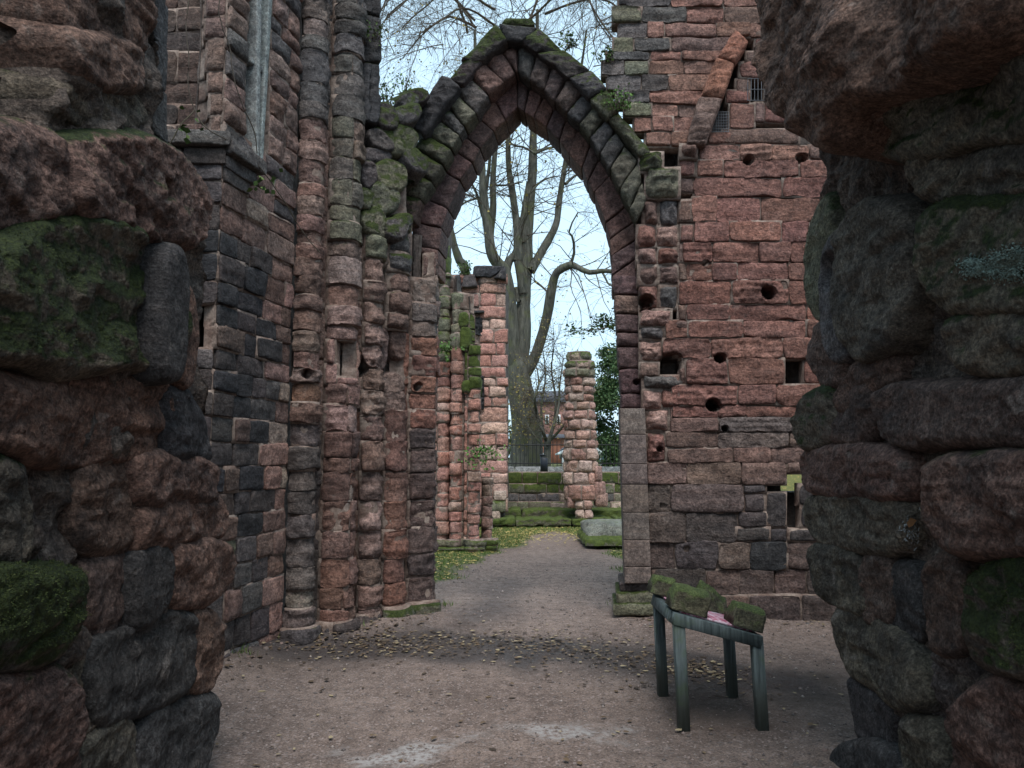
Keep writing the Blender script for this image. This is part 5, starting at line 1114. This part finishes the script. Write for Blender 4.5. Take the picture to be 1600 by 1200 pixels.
for a in (.8, 3.4):
    for yy in (0, 1.52):
        V, F = tube([(cx0-1.5+a, 36+yy-.01, 1.53), (cx0-1.5+a, 36+yy, 1.53), (cx0-1.5+a, 36+yy+.19, 1.53)], [.05, .33, .33], 16); add('wheel', V, F, simple('tyre_rubber', (.012, .012, .012), .8), car)

# ================================================================== TREES
def bark(name, c0, c1, green):
    s = NT(name); tc = s.n('TexCoord'); P = tc.outputs['Object']; n1 = s.noise(s.scale(P, (9, 9, 1.6)), 1.2, 7, .72, .5); n2 = s.noise(P, 2.2, 4); n3 = s.noise(s.scale(P, (30, 30, 7)), 1, 4)
    c = s.mix(s.ss(n1, .3, .7), c0+(1,), c1+(1,)); c = s.mix(s.math('MULTIPLY', s.ss(n2, .48, .66), .55), c, green+(1,))
    return s.base(c, .9, s.bump(n3, .5, .02, s.bump(n1, .6, .06)))
M_BARK = bark('grey_green_bark', (.036, .036, .030), (.130, .124, .100), (.092, .10, .040)); M_TWIG = bark('brown_twig', (.060, .046, .036), (.105, .082, .064), (.08, .08, .04))
def leafmat(name, c0, c1, c2):
    s = NT(name); oi = s.n('NewGeometry'); n = oi.outputs['Random Per Island']
    c = s.mix(s.ss(n, .25, .6), c0+(1,), c1+(1,)); c = s.mix(s.ss(n, .72, .9), c, c2+(1,)); s.b.inputs['Transmission Weight'].default_value = 0
    try: s.b.inputs['Subsurface Weight'].default_value = 0
    except Exception: pass
    return s.base(c, .75)
M_AUT = leafmat('autumn_leaf', (.20, .15, .04), (.27, .22, .07), (.13, .12, .04)); M_GRN = leafmat('green_leaf', (.030, .060, .014), (.055, .095, .022), (.085, .12, .03))
M_EVER = leafmat('evergreen_leaf', (.035, .070, .026), (.065, .115, .042), (.10, .14, .055)); M_SPRIG = leafmat('bright_sprig_leaf', (.07, .14, .03), (.11, .20, .05), (.06, .10, .03))
M_FALL = leafmat('fallen_leaf', (.040, .028, .020), (.105, .070, .042), (.26, .205, .125))
M_BLADE = leafmat('grass_blade', (.055, .10, .02), (.09, .14, .03), (.16, .17, .05))
def smooth_path(P, n):
    P = np.array(P, float); t = np.linspace(0, len(P)-1, n); i = np.clip(t.astype(int), 0, len(P)-2); f = (t-i)[:, None]
    p0 = P[np.maximum(i-1, 0)]; p1 = P[i]; p2 = P[i+1]; p3 = P[np.minimum(i+2, len(P)-1)]
    return .5*((2*p1)+(-p0+p2)*f+(2*p0-5*p1+4*p2-p3)*f**2+(-p0+3*p1-3*p2+p3)*f**3)
class Tree:
    def __init__(s, rnd): s.trunk, s.crown, s.tw, s.ends, s.rnd = [], [], [], [], rnd
    def limb(s, P, r0, r1, n=None, sides=10, store=None, wob=.03):
        P = np.array(P, float); L = np.sum(np.linalg.norm(np.diff(P, axis=0), axis=1)); n = n or max(6, int(L/.25)); Q = smooth_path(P, n)
        Q = Q + wob*fbm(Q*.9+s.rnd.uniform(0, 50), 2)[:, None]*np.array([1, .6, .4]); r = np.linspace(1, 0, n)**.85*(r0-r1)+r1
        V, F = tube(Q, r*(1+.10*noise(Q*2.1)), sides); (s.trunk if store is None else store).append((V, F)); return Q, r
    def branch(s, p, d, L, r, depth, droop, up, spread):
        rnd = s.rnd; n = 6 if depth > 1 else 4; P = [np.array(p)]; d = np.array(d)/np.linalg.norm(d); seg = L/n
        for i in range(n):
            d = d + np.array([rnd.gauss(0, .13), rnd.gauss(0, .13), rnd.gauss(0, .10)+up-droop*(i/n)]); d /= np.linalg.norm(d); P.append(P[-1]+d*seg)
        rr = np.linspace(r, max(r*.35, .004), n+1); V, F = tube(P, rr, 5 if depth > 1 else 3); s.crown.append((V, F))
        if depth == 0: s.ends += [P[-1], P[-2]]; return
        k = spread
        for j in range(k):
            i = rnd.randint(1, n); b = P[i]; t = P[min(i+1, n)]-P[i-1]; t /= np.linalg.norm(t); q = np.array([rnd.gauss(0, 1), rnd.gauss(0, 1), rnd.gauss(0, .7)]); q -= t*np.dot(q, t); q /= np.linalg.norm(q)
            s.branch(b, t*.75+q*.75, L*rnd.uniform(.42, .68), rr[i]*.62, depth-1, droop, up, spread)
    def done(s, t, bk=None, tw=None):
        join_parts('trunk', s.trunk, bk or M_BARK, t); o = join_parts('crown', s.crown, tw or M_TWIG, t); return o
def leaves(pts, n, size, rnd, jitter, flat=0):
    V, F, k = [], [], 0
    for _ in range(n):
        c = np.array(pts[rnd.randrange(len(pts))])+np.array([rnd.gauss(0, jitter) for _ in range(3)]); a = np.random.normal(0, 1, 3); a[2] *= (1-flat); a /= np.linalg.norm(a); b = np.cross(a, np.random.normal(0, 1, 3) if not flat else np.array([0, 0, 1.0])+np.random.normal(0, .3, 3)); b /= np.linalg.norm(b)
        l = size*rnd.uniform(.6, 1.3); w_ = l*.42; m = np.cross(a, b)*l*.12
        V += [c, c+a*l*.5+b*w_+m, c+a*l, c+a*l*.5-b*w_+m]; F.append((k, k+1, k+2, k+3)); k += 4
    return np.array(V), np.array(F)
rt = random.Random(11)
DTR = 26.0; TX = lambda x, y, dd=0: at(670+x/3.158, 180+y/3.158, DTR+dd)
big = thing('bare_tree', 'huge bare multi-stemmed tree with grey green trunk rising behind the arch', 'tree', tuple(at(823, 735, DTR)*np.array([1, 1, 0])+np.array([0, 0, 1.25])))
T = Tree(rt); m = DTR/FPX/3.158      # metres per crop pixel
def tl_(pts, r0, r1, dd=0.0, **k): return T.limb([TX(x, y, dd*(i/len(pts))) for i, (x, y) in enumerate(pts)], r0*m, r1*m, **k)
limbs = [tl_([(474, 1790), (478, 1700), (480, 1560), (462, 1400), (448, 1300), (446, 1200)], 86, 48, sides=16), 
 tl_([(448, 1330), (425, 1180), (402, 1000), (390, 860), (376, 770), (345, 735), (318, 690), (298, 600), (286, 520), (270, 400), (262, 250), (245, 60), (235, -120), (225, -420)], 44, 7, -1.2),
 tl_([(300, 620), (318, 450), (318, 300), (332, 120), (345, -60), (360, -380)], 20, 5, -.5), tl_([(272, 420), (300, 250), (305, 100), (310, -60)], 11, 4, -.5),
 tl_([(376, 790), (395, 720), (430, 680), (450, 590), (470, 470), (486, 330)], 24, 9, .4), tl_([(440, 720), (438, 610), (428, 480), (412, 360), (395, 240), (392, 60), (388, -160), (370, -420)], 24, 6, .6),
 tl_([(448, 1300), (462, 1100), (470, 900), (478, 760), (486, 600), (500, 400), (515, 200), (520, 20), (530, -200), (540, -520)], 46, 8, .8),
 tl_([(440, 720), (455, 800), (470, 880)], 22, 24, 0), tl_([(500, 770), (540, 700), (590, 620), (630, 540), (642, 440), (662, 310), (680, 190), (700, 20), (735, -160), (780, -420)], 23, 5, 1.5),
 tl_([(465, 1290), (520, 1200), (560, 1080), (585, 980), (602, 870), (626, 780), (690, 742), (720, 745), (790, 775), (860, 768), (930, 775), (1010, 800)], 30, 5, -2.5),
 tl_([(690, 742), (715, 690), (712, 610), (690, 570), (735, 480)], 9, 3, -1), tl_([(265, 500), (240, 400), (210, 340), (190, 280), (160, 200)], 8, 3, -1), tl_([(325, 345), (390, 345), (460, 330)], 6, 3, 0),
 tl_([(520, 190), (470, 160), (420, 150), (380, 130)], 7, 3, .4), tl_([(675, 340), (720, 300), (755, 285), (820, 240)], 8, 3, 1), tl_([(520, 190), (580, 165), (640, 150), (700, 110)], 8, 3, 1), tl_([(270, 400), (180, 430), (100, 480), (40, 500)], 6, 2.5, -1),
 tl_([(498, 390), (540, 340), (590, 310), (640, 300)], 6, 2.5, .5), tl_([(520, 820), (560, 850), (590, 880)], 7, 3, -.5), tl_([(430, 850), (436, 920), (450, 915)], 10, 6, -.3), tl_([(850, 768), (880, 830), (900, 840), (940, 870)], 6, 2, -2)]
for k, (Q, r) in enumerate(limbs):
    if k in (0, 7, 19): continue
    small = r[0] < .10; nb = 14 if not small else 8
    for j in range(nb):
        i = rt.randint(int(len(Q)*(.35 if not small else .15)), len(Q)-1); t = Q[min(i+1, len(Q)-1)]-Q[i-1]; t /= np.linalg.norm(t)+1e-9
        q = np.array([rt.gauss(0, 1), rt.gauss(0, .7), rt.gauss(.1, .5)]); q -= t*np.dot(q, t); q /= np.linalg.norm(q)
        high = Q[i][2] > 15
        T.branch(Q[i], t*.45+q*.9, rt.uniform(1.6, 3.6) if not small else rt.uniform(.9, 2.0), max(min(r[i]*.3, .022), .010), 2, .12, .02, 3)
# the fine crown that spreads above the arch
for k in range(330):
    u = rt.uniform(590, 950); v = rt.uniform(-330, 110); dd = rt.uniform(-4, 4); c0 = at(u, v, DTR+dd)
    d = np.array([(u-790)/200+rt.gauss(0, .6), rt.gauss(0, .6), rt.gauss(.35, .6)])
    T.branch(c0, d, rt.uniform(1.4, 3.4), rt.uniform(.010, .020), 2, .20, .03, 5)
for sgn, n_ in ((-1, 9), (1, 8)):   # arching boughs that carry it out to both sides
    for k in range(n_):
        u0 = 800+sgn*rt.uniform(20, 70); v0 = rt.uniform(-60, 60); u1 = 800+sgn*rt.uniform(110, 230); v1 = rt.uniform(-160, 110); dd = rt.uniform(-3, 3)
        Q, r = T.limb([at(u0, v0, DTR), at((u0+u1)/2, min(v0, v1)-rt.uniform(10, 50), DTR+dd*.5), at(u1, v1, DTR+dd), at(u1+sgn*24, v1+rt.uniform(15, 45), DTR+dd)], .05, .012, sides=5, store=T.crown, wob=.12)
        for j in range(12):
            i = rt.randint(len(Q)//4, len(Q)-1); T.branch(Q[i], (rt.gauss(sgn*.5, .6), rt.gauss(0, .5), rt.gauss(-.1, .5)), rt.uniform(.8, 1.8), .012, 2, .12, 0, 3)
T.done(big)
V, F = leaves([p for p in T.ends if p[2] < 17], 1500, .085, rt, .12); add('leaf_scatter', V, F, M_AUT, big)['kind'] = 'stuff'
# ivy-like yellow leaves on the trunk
tp = [TX(rt.uniform(400, 540), rt.uniform(1250, 1640), -.6) for _ in range(60)]; V, F = leaves(tp, 230, .075, rt, .2); add('trunk_leaves', V, F, M_AUT, big)['kind'] = 'stuff'
# thin bare tree farther back, leaning at the edge of the arch
t2 = thing('bare_tree', 'thin leaning bare stem showing just beside the inner edge of the arch', 'tree', (at(735, 735, 30)[0], 30, 1.25)); T2 = Tree(random.Random(5)); T2X = lambda x, y: at(670+x/3.158, 180+y/3.158, 30)
Q, r = T2.limb([T2X(215, 1750), (T2X(205, 1200)), T2X(180, 790), T2X(150, 710), T2X(120, 620), T2X(95, 520), T2X(88, 450), T2X(60, 250), T2X(20, 0)], .24, .06)
for j in range(22):
    i = T2.rnd.randint(len(Q)//2, len(Q)-1); T2.branch(Q[i], (T2.rnd.gauss(0, 1), T2.rnd.gauss(0, .6), .5), T2.rnd.uniform(1.2, 2.6), .03, 2, .1, .02, 3)
T2.done(t2)
# small bare tree behind the railings
st_ = thing('small_tree', 'small spreading tree with a few yellow leaves behind the railings', 'tree', tuple(at(855, 730, 24)*np.array([1, 1, 0])+np.array([0, 0, 1.25]))); T3 = Tree(random.Random(8)); D3 = 24
A3 = lambda u, v, d=0: at(u, v, D3+d)
base_l = [T3.limb([A3(855, 735), A3(855, 715), A3(856, 690)], .14, .12, n=8)]
for P_, r0 in (([(856, 695), (848, 675), (838, 650), (835, 625), (842, 600), (838, 570)], .075), ([(857, 695), (864, 670), (872, 640), (876, 600), (880, 560)], .08), ([(856, 700), (840, 688), (826, 668), (820, 640), (828, 610)], .055), ([(857, 690), (870, 678), (886, 655), (896, 620)], .06), ([(850, 680), (845, 640), (852, 590), (848, 545)], .05), ([(862, 680), (868, 630), (862, 580), (866, 530)], .05)):
    Q, r = T3.limb([A3(u, v, T3.rnd.uniform(-.5, .5)) for u, v in P_], r0, .012, sides=6)
    for j in range(22):
        i = T3.rnd.randint(3, len(Q)-1); T3.branch(Q[i], (T3.rnd.gauss(0, 1), T3.rnd.gauss(0, 1), T3.rnd.gauss(.3, .6)), T3.rnd.uniform(.5, 1.2), .012, 2, .02, .02, 3)
T3.done(st_); V, F = leaves(T3.ends, 900, .055, T3.rnd, .1); add('leaf_scatter', V, F, M_AUT, st_)['kind'] = 'stuff'
# evergreen beyond the column, and a leafy branch hanging in beside the arch
ev = thing('evergreen_tree', 'dense dark green evergreen beyond the stone column', 'tree', tuple(at(990, 735, 25)*np.array([1, 1, 0])+np.array([0, 0, 1.25]))); re_ = random.Random(4)
T4 = Tree(re_); T4.limb([at(990, 735, 25), at(990, 650, 25), at(992, 560, 25)], .16, .05); pts4 = []
for k in range(130):
    a = re_.uniform(0, 2*math.pi); h = re_.uniform(0, 1); rad = 1.45*(math.sin(min(1, h*1.2+.15)*math.pi*.85)**.6)*re_.uniform(.5, 1.0); c = np.array([at(985, 700, 25)[0]+rad*math.cos(a), 25+rad*math.sin(a), 1.3+h*4.1]); n0 = len(T4.crown)
    pts4 += [c+np.random.normal(0, .16, 3)*np.array([1, 1, .6]) for _ in range(18)]
    T4.branch((at(990, 700, 25)[0], 25, 1.3+h*3.4), c-np.array((at(990, 700, 25)[0], 25, 1.3+h*3.4)), rad, .02, 0, .0, .0, 0)
join_parts('trunk', T4.trunk, M_BARK, ev); V, F = leaves(pts4, 26000, .095, re_, .09); o = add('crown', V, F, M_EVER, ev); V, F = T4.crown[0]; join_parts('branches', T4.crown, M_TWIG, ev)['kind'] = 'stuff'
lb = thing('leafy_tree', 'green leafy branches reaching in beside the smooth jamb, above the column', 'tree', tuple(at(1100, 735, 19.8)*np.array([1, 1, 0])+np.array([0, 0, 1.25]))); T5 = Tree(random.Random(9)); A5 = lambda u, v, d=0: at(u, v, 19.8+d)
T5.limb([A5(1100, 735), A5(1100, 640), A5(1095, 540), A5(1085, 470)], .13, .06); pts5 = []
for P_ in ([(1095, 540), (1030, 515), (975, 508), (930, 515), (893, 516)], [(1090, 500), (1020, 490), (970, 498), (935, 502)], [(1095, 530), (1040, 530), (985, 525), (955, 512), (940, 494)], [(1090, 490), (1040, 470), (1000, 470), (965, 485)]):
    Q, r = T5.limb([A5(u, v, T5.rnd.uniform(-.3, .3)) for u, v in P_], .03, .006, sides=5, store=T5.crown)
    for q in Q[len(Q)//2:]:
        pts5 += [q+np.random.normal(0, .10, 3)*np.array([1, 1, .5]) for _ in range(4)]
        T5.branch(q, (T5.rnd.gauss(-.3, .8), T5.rnd.gauss(0, .8), T5.rnd.gauss(0, .3)), .35, .006, 0, 0, 0, 0)
T5.done(lb); V, F = leaves(pts5, 900, .09, T5.rnd, .06, .5); add('leaf_sprays', V, F, M_GRN, lb)['kind'] = 'stuff'
# hedge line of far shrubs along the horizon
hd = []
rh = random.Random(2)
for k in range(110):
    u = rh.uniform(560, 1240); d = rh.uniform(75, 95); c = at(u, 712, d); c[2] = 1.6+rh.uniform(0, 2.4); hd += [c+np.random.normal(0, 1.0, 3)*np.array([1.4, 1, .7]) for _ in range(14)]
V, F = leaves(hd, 9000, .5, rh, .4); o = obj('far_hedge', mesh('far_hedge', V, F, leafmat('far_shrub_leaf', (.04, .06, .025), (.07, .085, .04), (.11, .10, .05)))); tag(o, 'far mass of shrubs closing the view behind the buildings', 'hedge', kind='stuff')

# ================================================================== SMALL PLANTS ON THE MASONRY
def sprig(name, label, base, n, L, mat, spread=.6, lsize=.03, updir=(0, -.2, 1), group=None, per=9):
    t = thing(name, label, 'plant', tuple(base), group); rr = random.Random(hash(label) % 1000 if False else len(label)*7+n); st, pts = [], []
    for k in range(n):
        d = np.array(updir)+np.array([rr.gauss(0, spread), rr.gauss(0, spread*.6), rr.gauss(0, .25)]); d /= np.linalg.norm(d); p = np.array(base)+np.array([rr.gauss(0, L*.18), rr.gauss(0, L*.1), 0]); P = [p]
        for i in range(5): d = d+np.array([rr.gauss(0, .1), rr.gauss(0, .1), -.10]); d /= np.linalg.norm(d); P.append(P[-1]+d*L*rr.uniform(.6, 1)/5)
        st.append(tube(P, np.linspace(.004, .0015, 6), 4)); pts += P[1:]
    join_parts('stem', st, M_TWIG, t); V, F = leaves(pts, n*per, lsize, rr, L*.05); add('leaf_cluster', V, F, mat, t)['kind'] = 'stuff'; return t
def onwall(u, v, o=.1): sz_ = RW.pix(u, v, o); return RW(np.array(sz_[0]), np.array(sz_[1]), np.array(o))
sprig('wall_fern', 'bright green fern tuft growing where the arch hood meets the red wall', onwall(972, 172, .22), 26, .26, M_SPRIG)
sprig('wall_fern', 'thin tuft of fern sprouting from the crest of the arch hood', onwall(890, 78, .1), 14, .24, M_GRN)
sprig('wall_fern', 'leafy tuft growing in the mossy haunch above the clustered pier', onwall(628, 250, .1), 22, .22, M_GRN)
sprig('wall_fern', 'grey green tuft low on the mossy haunch next to the shafts', onwall(583, 270, .15), 18, .16, M_GRN)
sprig('wall_plant', 'wispy weeds sprouting on the broken top beside the dark shaft', onwall(605, 165, .0), 16, .34, M_SPRIG, .35)
sprig('wall_plant', 'thin weeds standing on the mossy rubble left of the hood', onwall(632, 150, -.1), 12, .3, M_SPRIG, .4)
sprig('wall_plant', 'small bush of weeds clinging to the dark edge of the shaft', at(577, 62, 6.95), 14, .2, M_GRN)
sprig('wall_plant', 'green weeds hanging from the face of the stepped pier stub', at(753, 700, DB-.2), 24, .5, M_SPRIG, .5, .05, (.3, -.5, -.2))
sprig('wall_plant', 'green weeds growing on the stepped pier stub near the arch', at(690, 545, DB-.25), 22, .4, M_SPRIG, .5, .05, (0, -.6, .3))
sprig('wall_plant', 'weeds and moss on top of the capped red wall fragment', at(728, 430, DT), 22, .4, M_GRN, .5, .05)
sprig('wall_plant', 'dry tuft of grass on top of the wall above the arch shoulder', onwall(948, 98, .02), 12, .2, M_GRN, .4)
# bramble trailing across the dark wall
br_ = thing('bramble', 'thin bramble stem with a few green leaves trailing across the dark wall', 'plant', tuple(at(300, 190, 5.3)))
st = []
for P_ in ([(296, -20, 5.2), (293, 60, 5.2), (295, 140, 5.22), (302, 172, 5.25), (330, 205, 5.28), (372, 228, 5.5), (405, 262, 5.75), (440, 310, 6.0), (470, 360, 6.2), (500, 395, 6.35)], [(340, -20, 5.3), (352, 60, 5.4), (372, 140, 5.5), (394, 205, 5.65), (402, 240, 5.75)], [(302, 172, 5.25), (280, 200, 5.2), (262, 228, 5.2)]):
    Q = smooth_path([at(*p) for p in P_], 50); Q += .012*fbm(Q*5, 2)[:, None]; st.append(tube(Q, .0045, 5))
join_parts('stem', st, M_TWIG, br_)
rb_ = random.Random(6)
for cs, nn in (([(304, 178, 5.2), (308, 198, 5.2), (286, 204, 5.2)], 12), ([(410, 285, 5.68), (430, 278, 5.8), (428, 292, 5.8), (406, 292, 5.7)], 14)):
    V, F = leaves([at(*c) for c in cs], nn, .055, rb_, .035)
    add('leaf_cluster', V, F, M_GRN, br_)['kind'] = 'stuff'

# ================================================================== GRASS AND FALLEN LEAVES
rg = random.Random(21); V, F, k = [], [], 0
X, Y = np.random.uniform(-2.6, 3.4, 90000), np.random.uniform(8.0, 16.9, 90000); g = grass_mask(X, Y); keep = g > np.random.uniform(.15, 1.0, len(X)); X, Y = X[keep][:26000], Y[keep][:26000]; Zg = ground_z(X, Y)
n = len(X); a = np.random.uniform(0, 2*np.pi, n); hgt = np.random.uniform(.025, .065, n); w_ = np.random.uniform(.004, .009, n); lx, ly = np.random.normal(0, .02, n), np.random.normal(0, .02, n)
V = np.stack([np.stack([X-w_*np.cos(a), Y-w_*np.sin(a), Zg-.005], -1), np.stack([X+w_*np.cos(a), Y+w_*np.sin(a), Zg-.005], -1), np.stack([X+lx, Y+ly, Zg+hgt], -1)], 1).reshape(-1, 3)
o = obj('grass', mesh('grass', V, np.arange(3*n).reshape(-1, 3), M_BLADE)); tag(o, 'short green lawn grass beyond the arch', 'grass', kind='stuff')
def leaf_layer(name, label, X, Y, size, mat, zfun=ground_z):
    n = len(X); Zl = zfun(X, Y)+np.random.uniform(.004, .02, n); a = np.random.uniform(0, 2*np.pi, n); l = size*np.random.uniform(.3, 1.0, n)**1.3*1.5; w_ = l*np.random.uniform(.35, .75, n)
    ca, sa = np.cos(a), np.sin(a); cu = np.random.uniform(-.2, .5, n)*l
    pts = []
    for (f, gg, hh) in ((-.5, 0, .3), (-.2, .45, .6), (.2, .38, .5), (.5, 0, .15), (.15, -.42, .7), (-.22, -.4, .4)):
        pts.append(np.stack([X+ca*l*f-sa*w_*gg, Y+sa*l*f+ca*w_*gg, Zl+cu*hh*np.random.uniform(.1, .7, n)], -1))
    V = np.stack(pts, 1).reshape(-1, 3); F = np.arange(6*n).reshape(-1, 6)
    o = obj(name, mesh(name, V, F, mat, smooth=False)); tag(o, label, 'leaves', kind='stuff')
pts = []
P0 = np.array(LEAFB); seg = np.cumsum([0]+list(np.hypot(*np.diff(P0, axis=0).T)))
tt = np.random.uniform(0, seg[-1], 1300); bx_, by_ = np.interp(tt, seg, P0[:, 0]), np.interp(tt, seg, P0[:, 1])
X = bx_+np.random.normal(0, .2, 1300); Y = by_+np.random.normal(0, .26, 1300)+.12*np.sin(bx_*3.1)
X2, Y2 = np.random.uniform(-2.2, 2.6, 420), np.random.uniform(3.2, 8.5, 420)
q = gnd(1095, 1048); X3, Y3 = np.random.normal(q[0], .14, 130), np.random.normal(q[1], .13, 130)
q = gnd(600, 1000); X4, Y4 = np.random.normal(q[0], .5, 220), np.random.normal(q[1], .22, 220)
FX, FY = [], []
for ft, wd, hh in FEET[:2]:
    ft = np.array(ft); sg = np.cumsum([0]+list(np.hypot(*np.diff(ft, axis=0).T))); t_ = np.random.uniform(0, sg[-1], 170); FX.append(np.interp(t_, sg, ft[:, 0])+np.random.normal(.05, .1, 170)); FY.append(np.interp(t_, sg, ft[:, 1])-np.abs(np.random.normal(.05, .13, 170)))
X4 = np.concatenate([X4]+FX); Y4 = np.concatenate([Y4]+FY)
leaf_layer('fallen_leaves', 'fallen brown and yellow leaves lying along the damp band of ground', np.concatenate([X, X2, X3, X4]), np.concatenate([Y, Y2, Y3, Y4]), .040, M_FALL)
X, Y = np.random.uniform(-2.4, 3.2, 9000), np.random.uniform(8.3, 16.9, 9000); kp = (grass_mask(X, Y) > np.random.uniform(.25, 1.3, 9000)); X, Y = X[kp], Y[kp]
Xb, Yb = np.random.uniform(-2, 3, 2600), np.random.normal(15.6, .9, 2600)
leaf_layer('lawn_leaves', 'yellow leaves scattered over the lawn beyond the arch', np.concatenate([X, Xb]), np.concatenate([Y, np.minimum(Yb, 16.85)]), .06, leafmat('yellow_fallen_leaf', (.40, .30, .10), (.46, .36, .14), (.24, .14, .05)))
# loose grit and pebbles on the gravel
npb = 5200; X, Y = np.random.uniform(-2.4, 3.0, npb), 2.6+np.random.uniform(0, 1, npb)**1.3*9; Zp = ground_z(X, Y); r = np.random.uniform(.003, .011, npb)*np.random.choice([1, 1, 1, 1.7], npb)
oc = np.array([(1, 0, 0), (-1, 0, 0), (0, 1, 0), (0, -1, 0), (0, 0, .7), (0, 0, -.7)]); V = np.stack([X, Y, Zp+.002], -1)[:, None]+r[:, None, None]*(oc[None]*np.random.uniform(.6, 1.3, (npb, 6, 1)))
f = np.array([(0, 2, 4), (2, 1, 4), (1, 3, 4), (3, 0, 4), (2, 0, 5), (1, 2, 5), (3, 1, 5), (0, 3, 5)]); F = (np.arange(npb)[:, None, None]*6+f[None]).reshape(-1, 3)
o = obj('loose_gravel', mesh('loose_gravel', V.reshape(-1, 3), F, leafmat('gravel_pebble', (.09, .075, .07), (.17, .13, .115), (.24, .20, .18)))); tag(o, 'loose grit and pebbles scattered over the path', 'gravel', kind='stuff')

# fallen crumbs of stone lying along the foot of the walls
rc = random.Random(31); CV, CF, k = [], [], 0
for ft, wd, hh in FEET:
    ft = np.array(ft); sg = np.cumsum([0]+list(np.hypot(*np.diff(ft, axis=0).T)))
    for i in range(90):
        t_ = rc.uniform(0, sg[-1]); x_ = np.interp(t_, sg, ft[:, 0])+rc.gauss(0, .10)*(1 if len(ft) > 2 else .6); y_ = np.interp(t_, sg, ft[:, 1])-abs(rc.gauss(0, .14)); r_ = rc.uniform(.006, .022)*(1.5 if rc.random() < .12 else 1)
        if len(ft) == 2: x_ = np.interp(t_, sg, ft[:, 0])+(.05+abs(rc.gauss(0, .12)))*(1 if ft[0, 0] < 0 else -1); y_ = np.interp(t_, sg, ft[:, 1])
        ph = np.linspace(0, 2*np.pi, 7)[:-1]; ring = np.stack([np.cos(ph), np.sin(ph), 0*ph], -1)
        V_ = np.concatenate([ring*np.random.uniform(.7, 1.2, (6, 1)), ring*np.random.uniform(.5, .9, (6, 1))+[0, 0, .55], [[0, 0, .7]]])*r_+np.array([x_, y_, float(ground_z(np.array(x_), np.array(y_)))-.003])
        CV.append(V_); CF += [(k+a, k+(a+1) % 6, k+6+(a+1) % 6, k+6+a) for a in range(6)]+[(k+6+a, k+6+(a+1) % 6, k+12) for a in range(6)]; k += 13
o = obj('stone_crumbs', mesh('stone_crumbs', np.concatenate(CV), CF, leafmat('stone_crumb', (.10, .075, .065), (.15, .105, .09), (.075, .068, .064)), smooth=False)); tag(o, 'crumbs of fallen stone along the feet of the walls', 'rubble', kind='stuff')
# a few weeds and grass tufts rooted at the wall feet
TV, k = [], 0
for (u, v, n_) in ((615, 968, 60), (560, 985, 30), (690, 945, 90), (1005, 958, 60), (975, 945, 50), (440, 1005, 30), (1150, 962, 25), (1255, 966, 25), (372, 1040, 40)):
    q = gnd(u, v)
    for i in range(n_):
        x_, y_ = q[0]+rc.gauss(0, .07), q[1]+rc.gauss(0, .05); z_ = float(ground_z(np.array(x_), np.array(y_))); a_ = rc.uniform(0, 6.28); h_ = rc.uniform(.02, .07)
        TV += [(x_-.004*math.cos(a_), y_-.004*math.sin(a_), z_-.004), (x_+.004*math.cos(a_), y_+.004*math.sin(a_), z_-.004), (x_+rc.gauss(0, .02), y_+rc.gauss(0, .02), z_+h_)]
o = obj('weeds', mesh('weeds', np.array(TV), np.arange(len(TV)).reshape(-1, 3), M_BLADE)); tag(o, 'sparse weeds and grass rooted along the foot of the arch walls', 'weeds', kind='stuff')
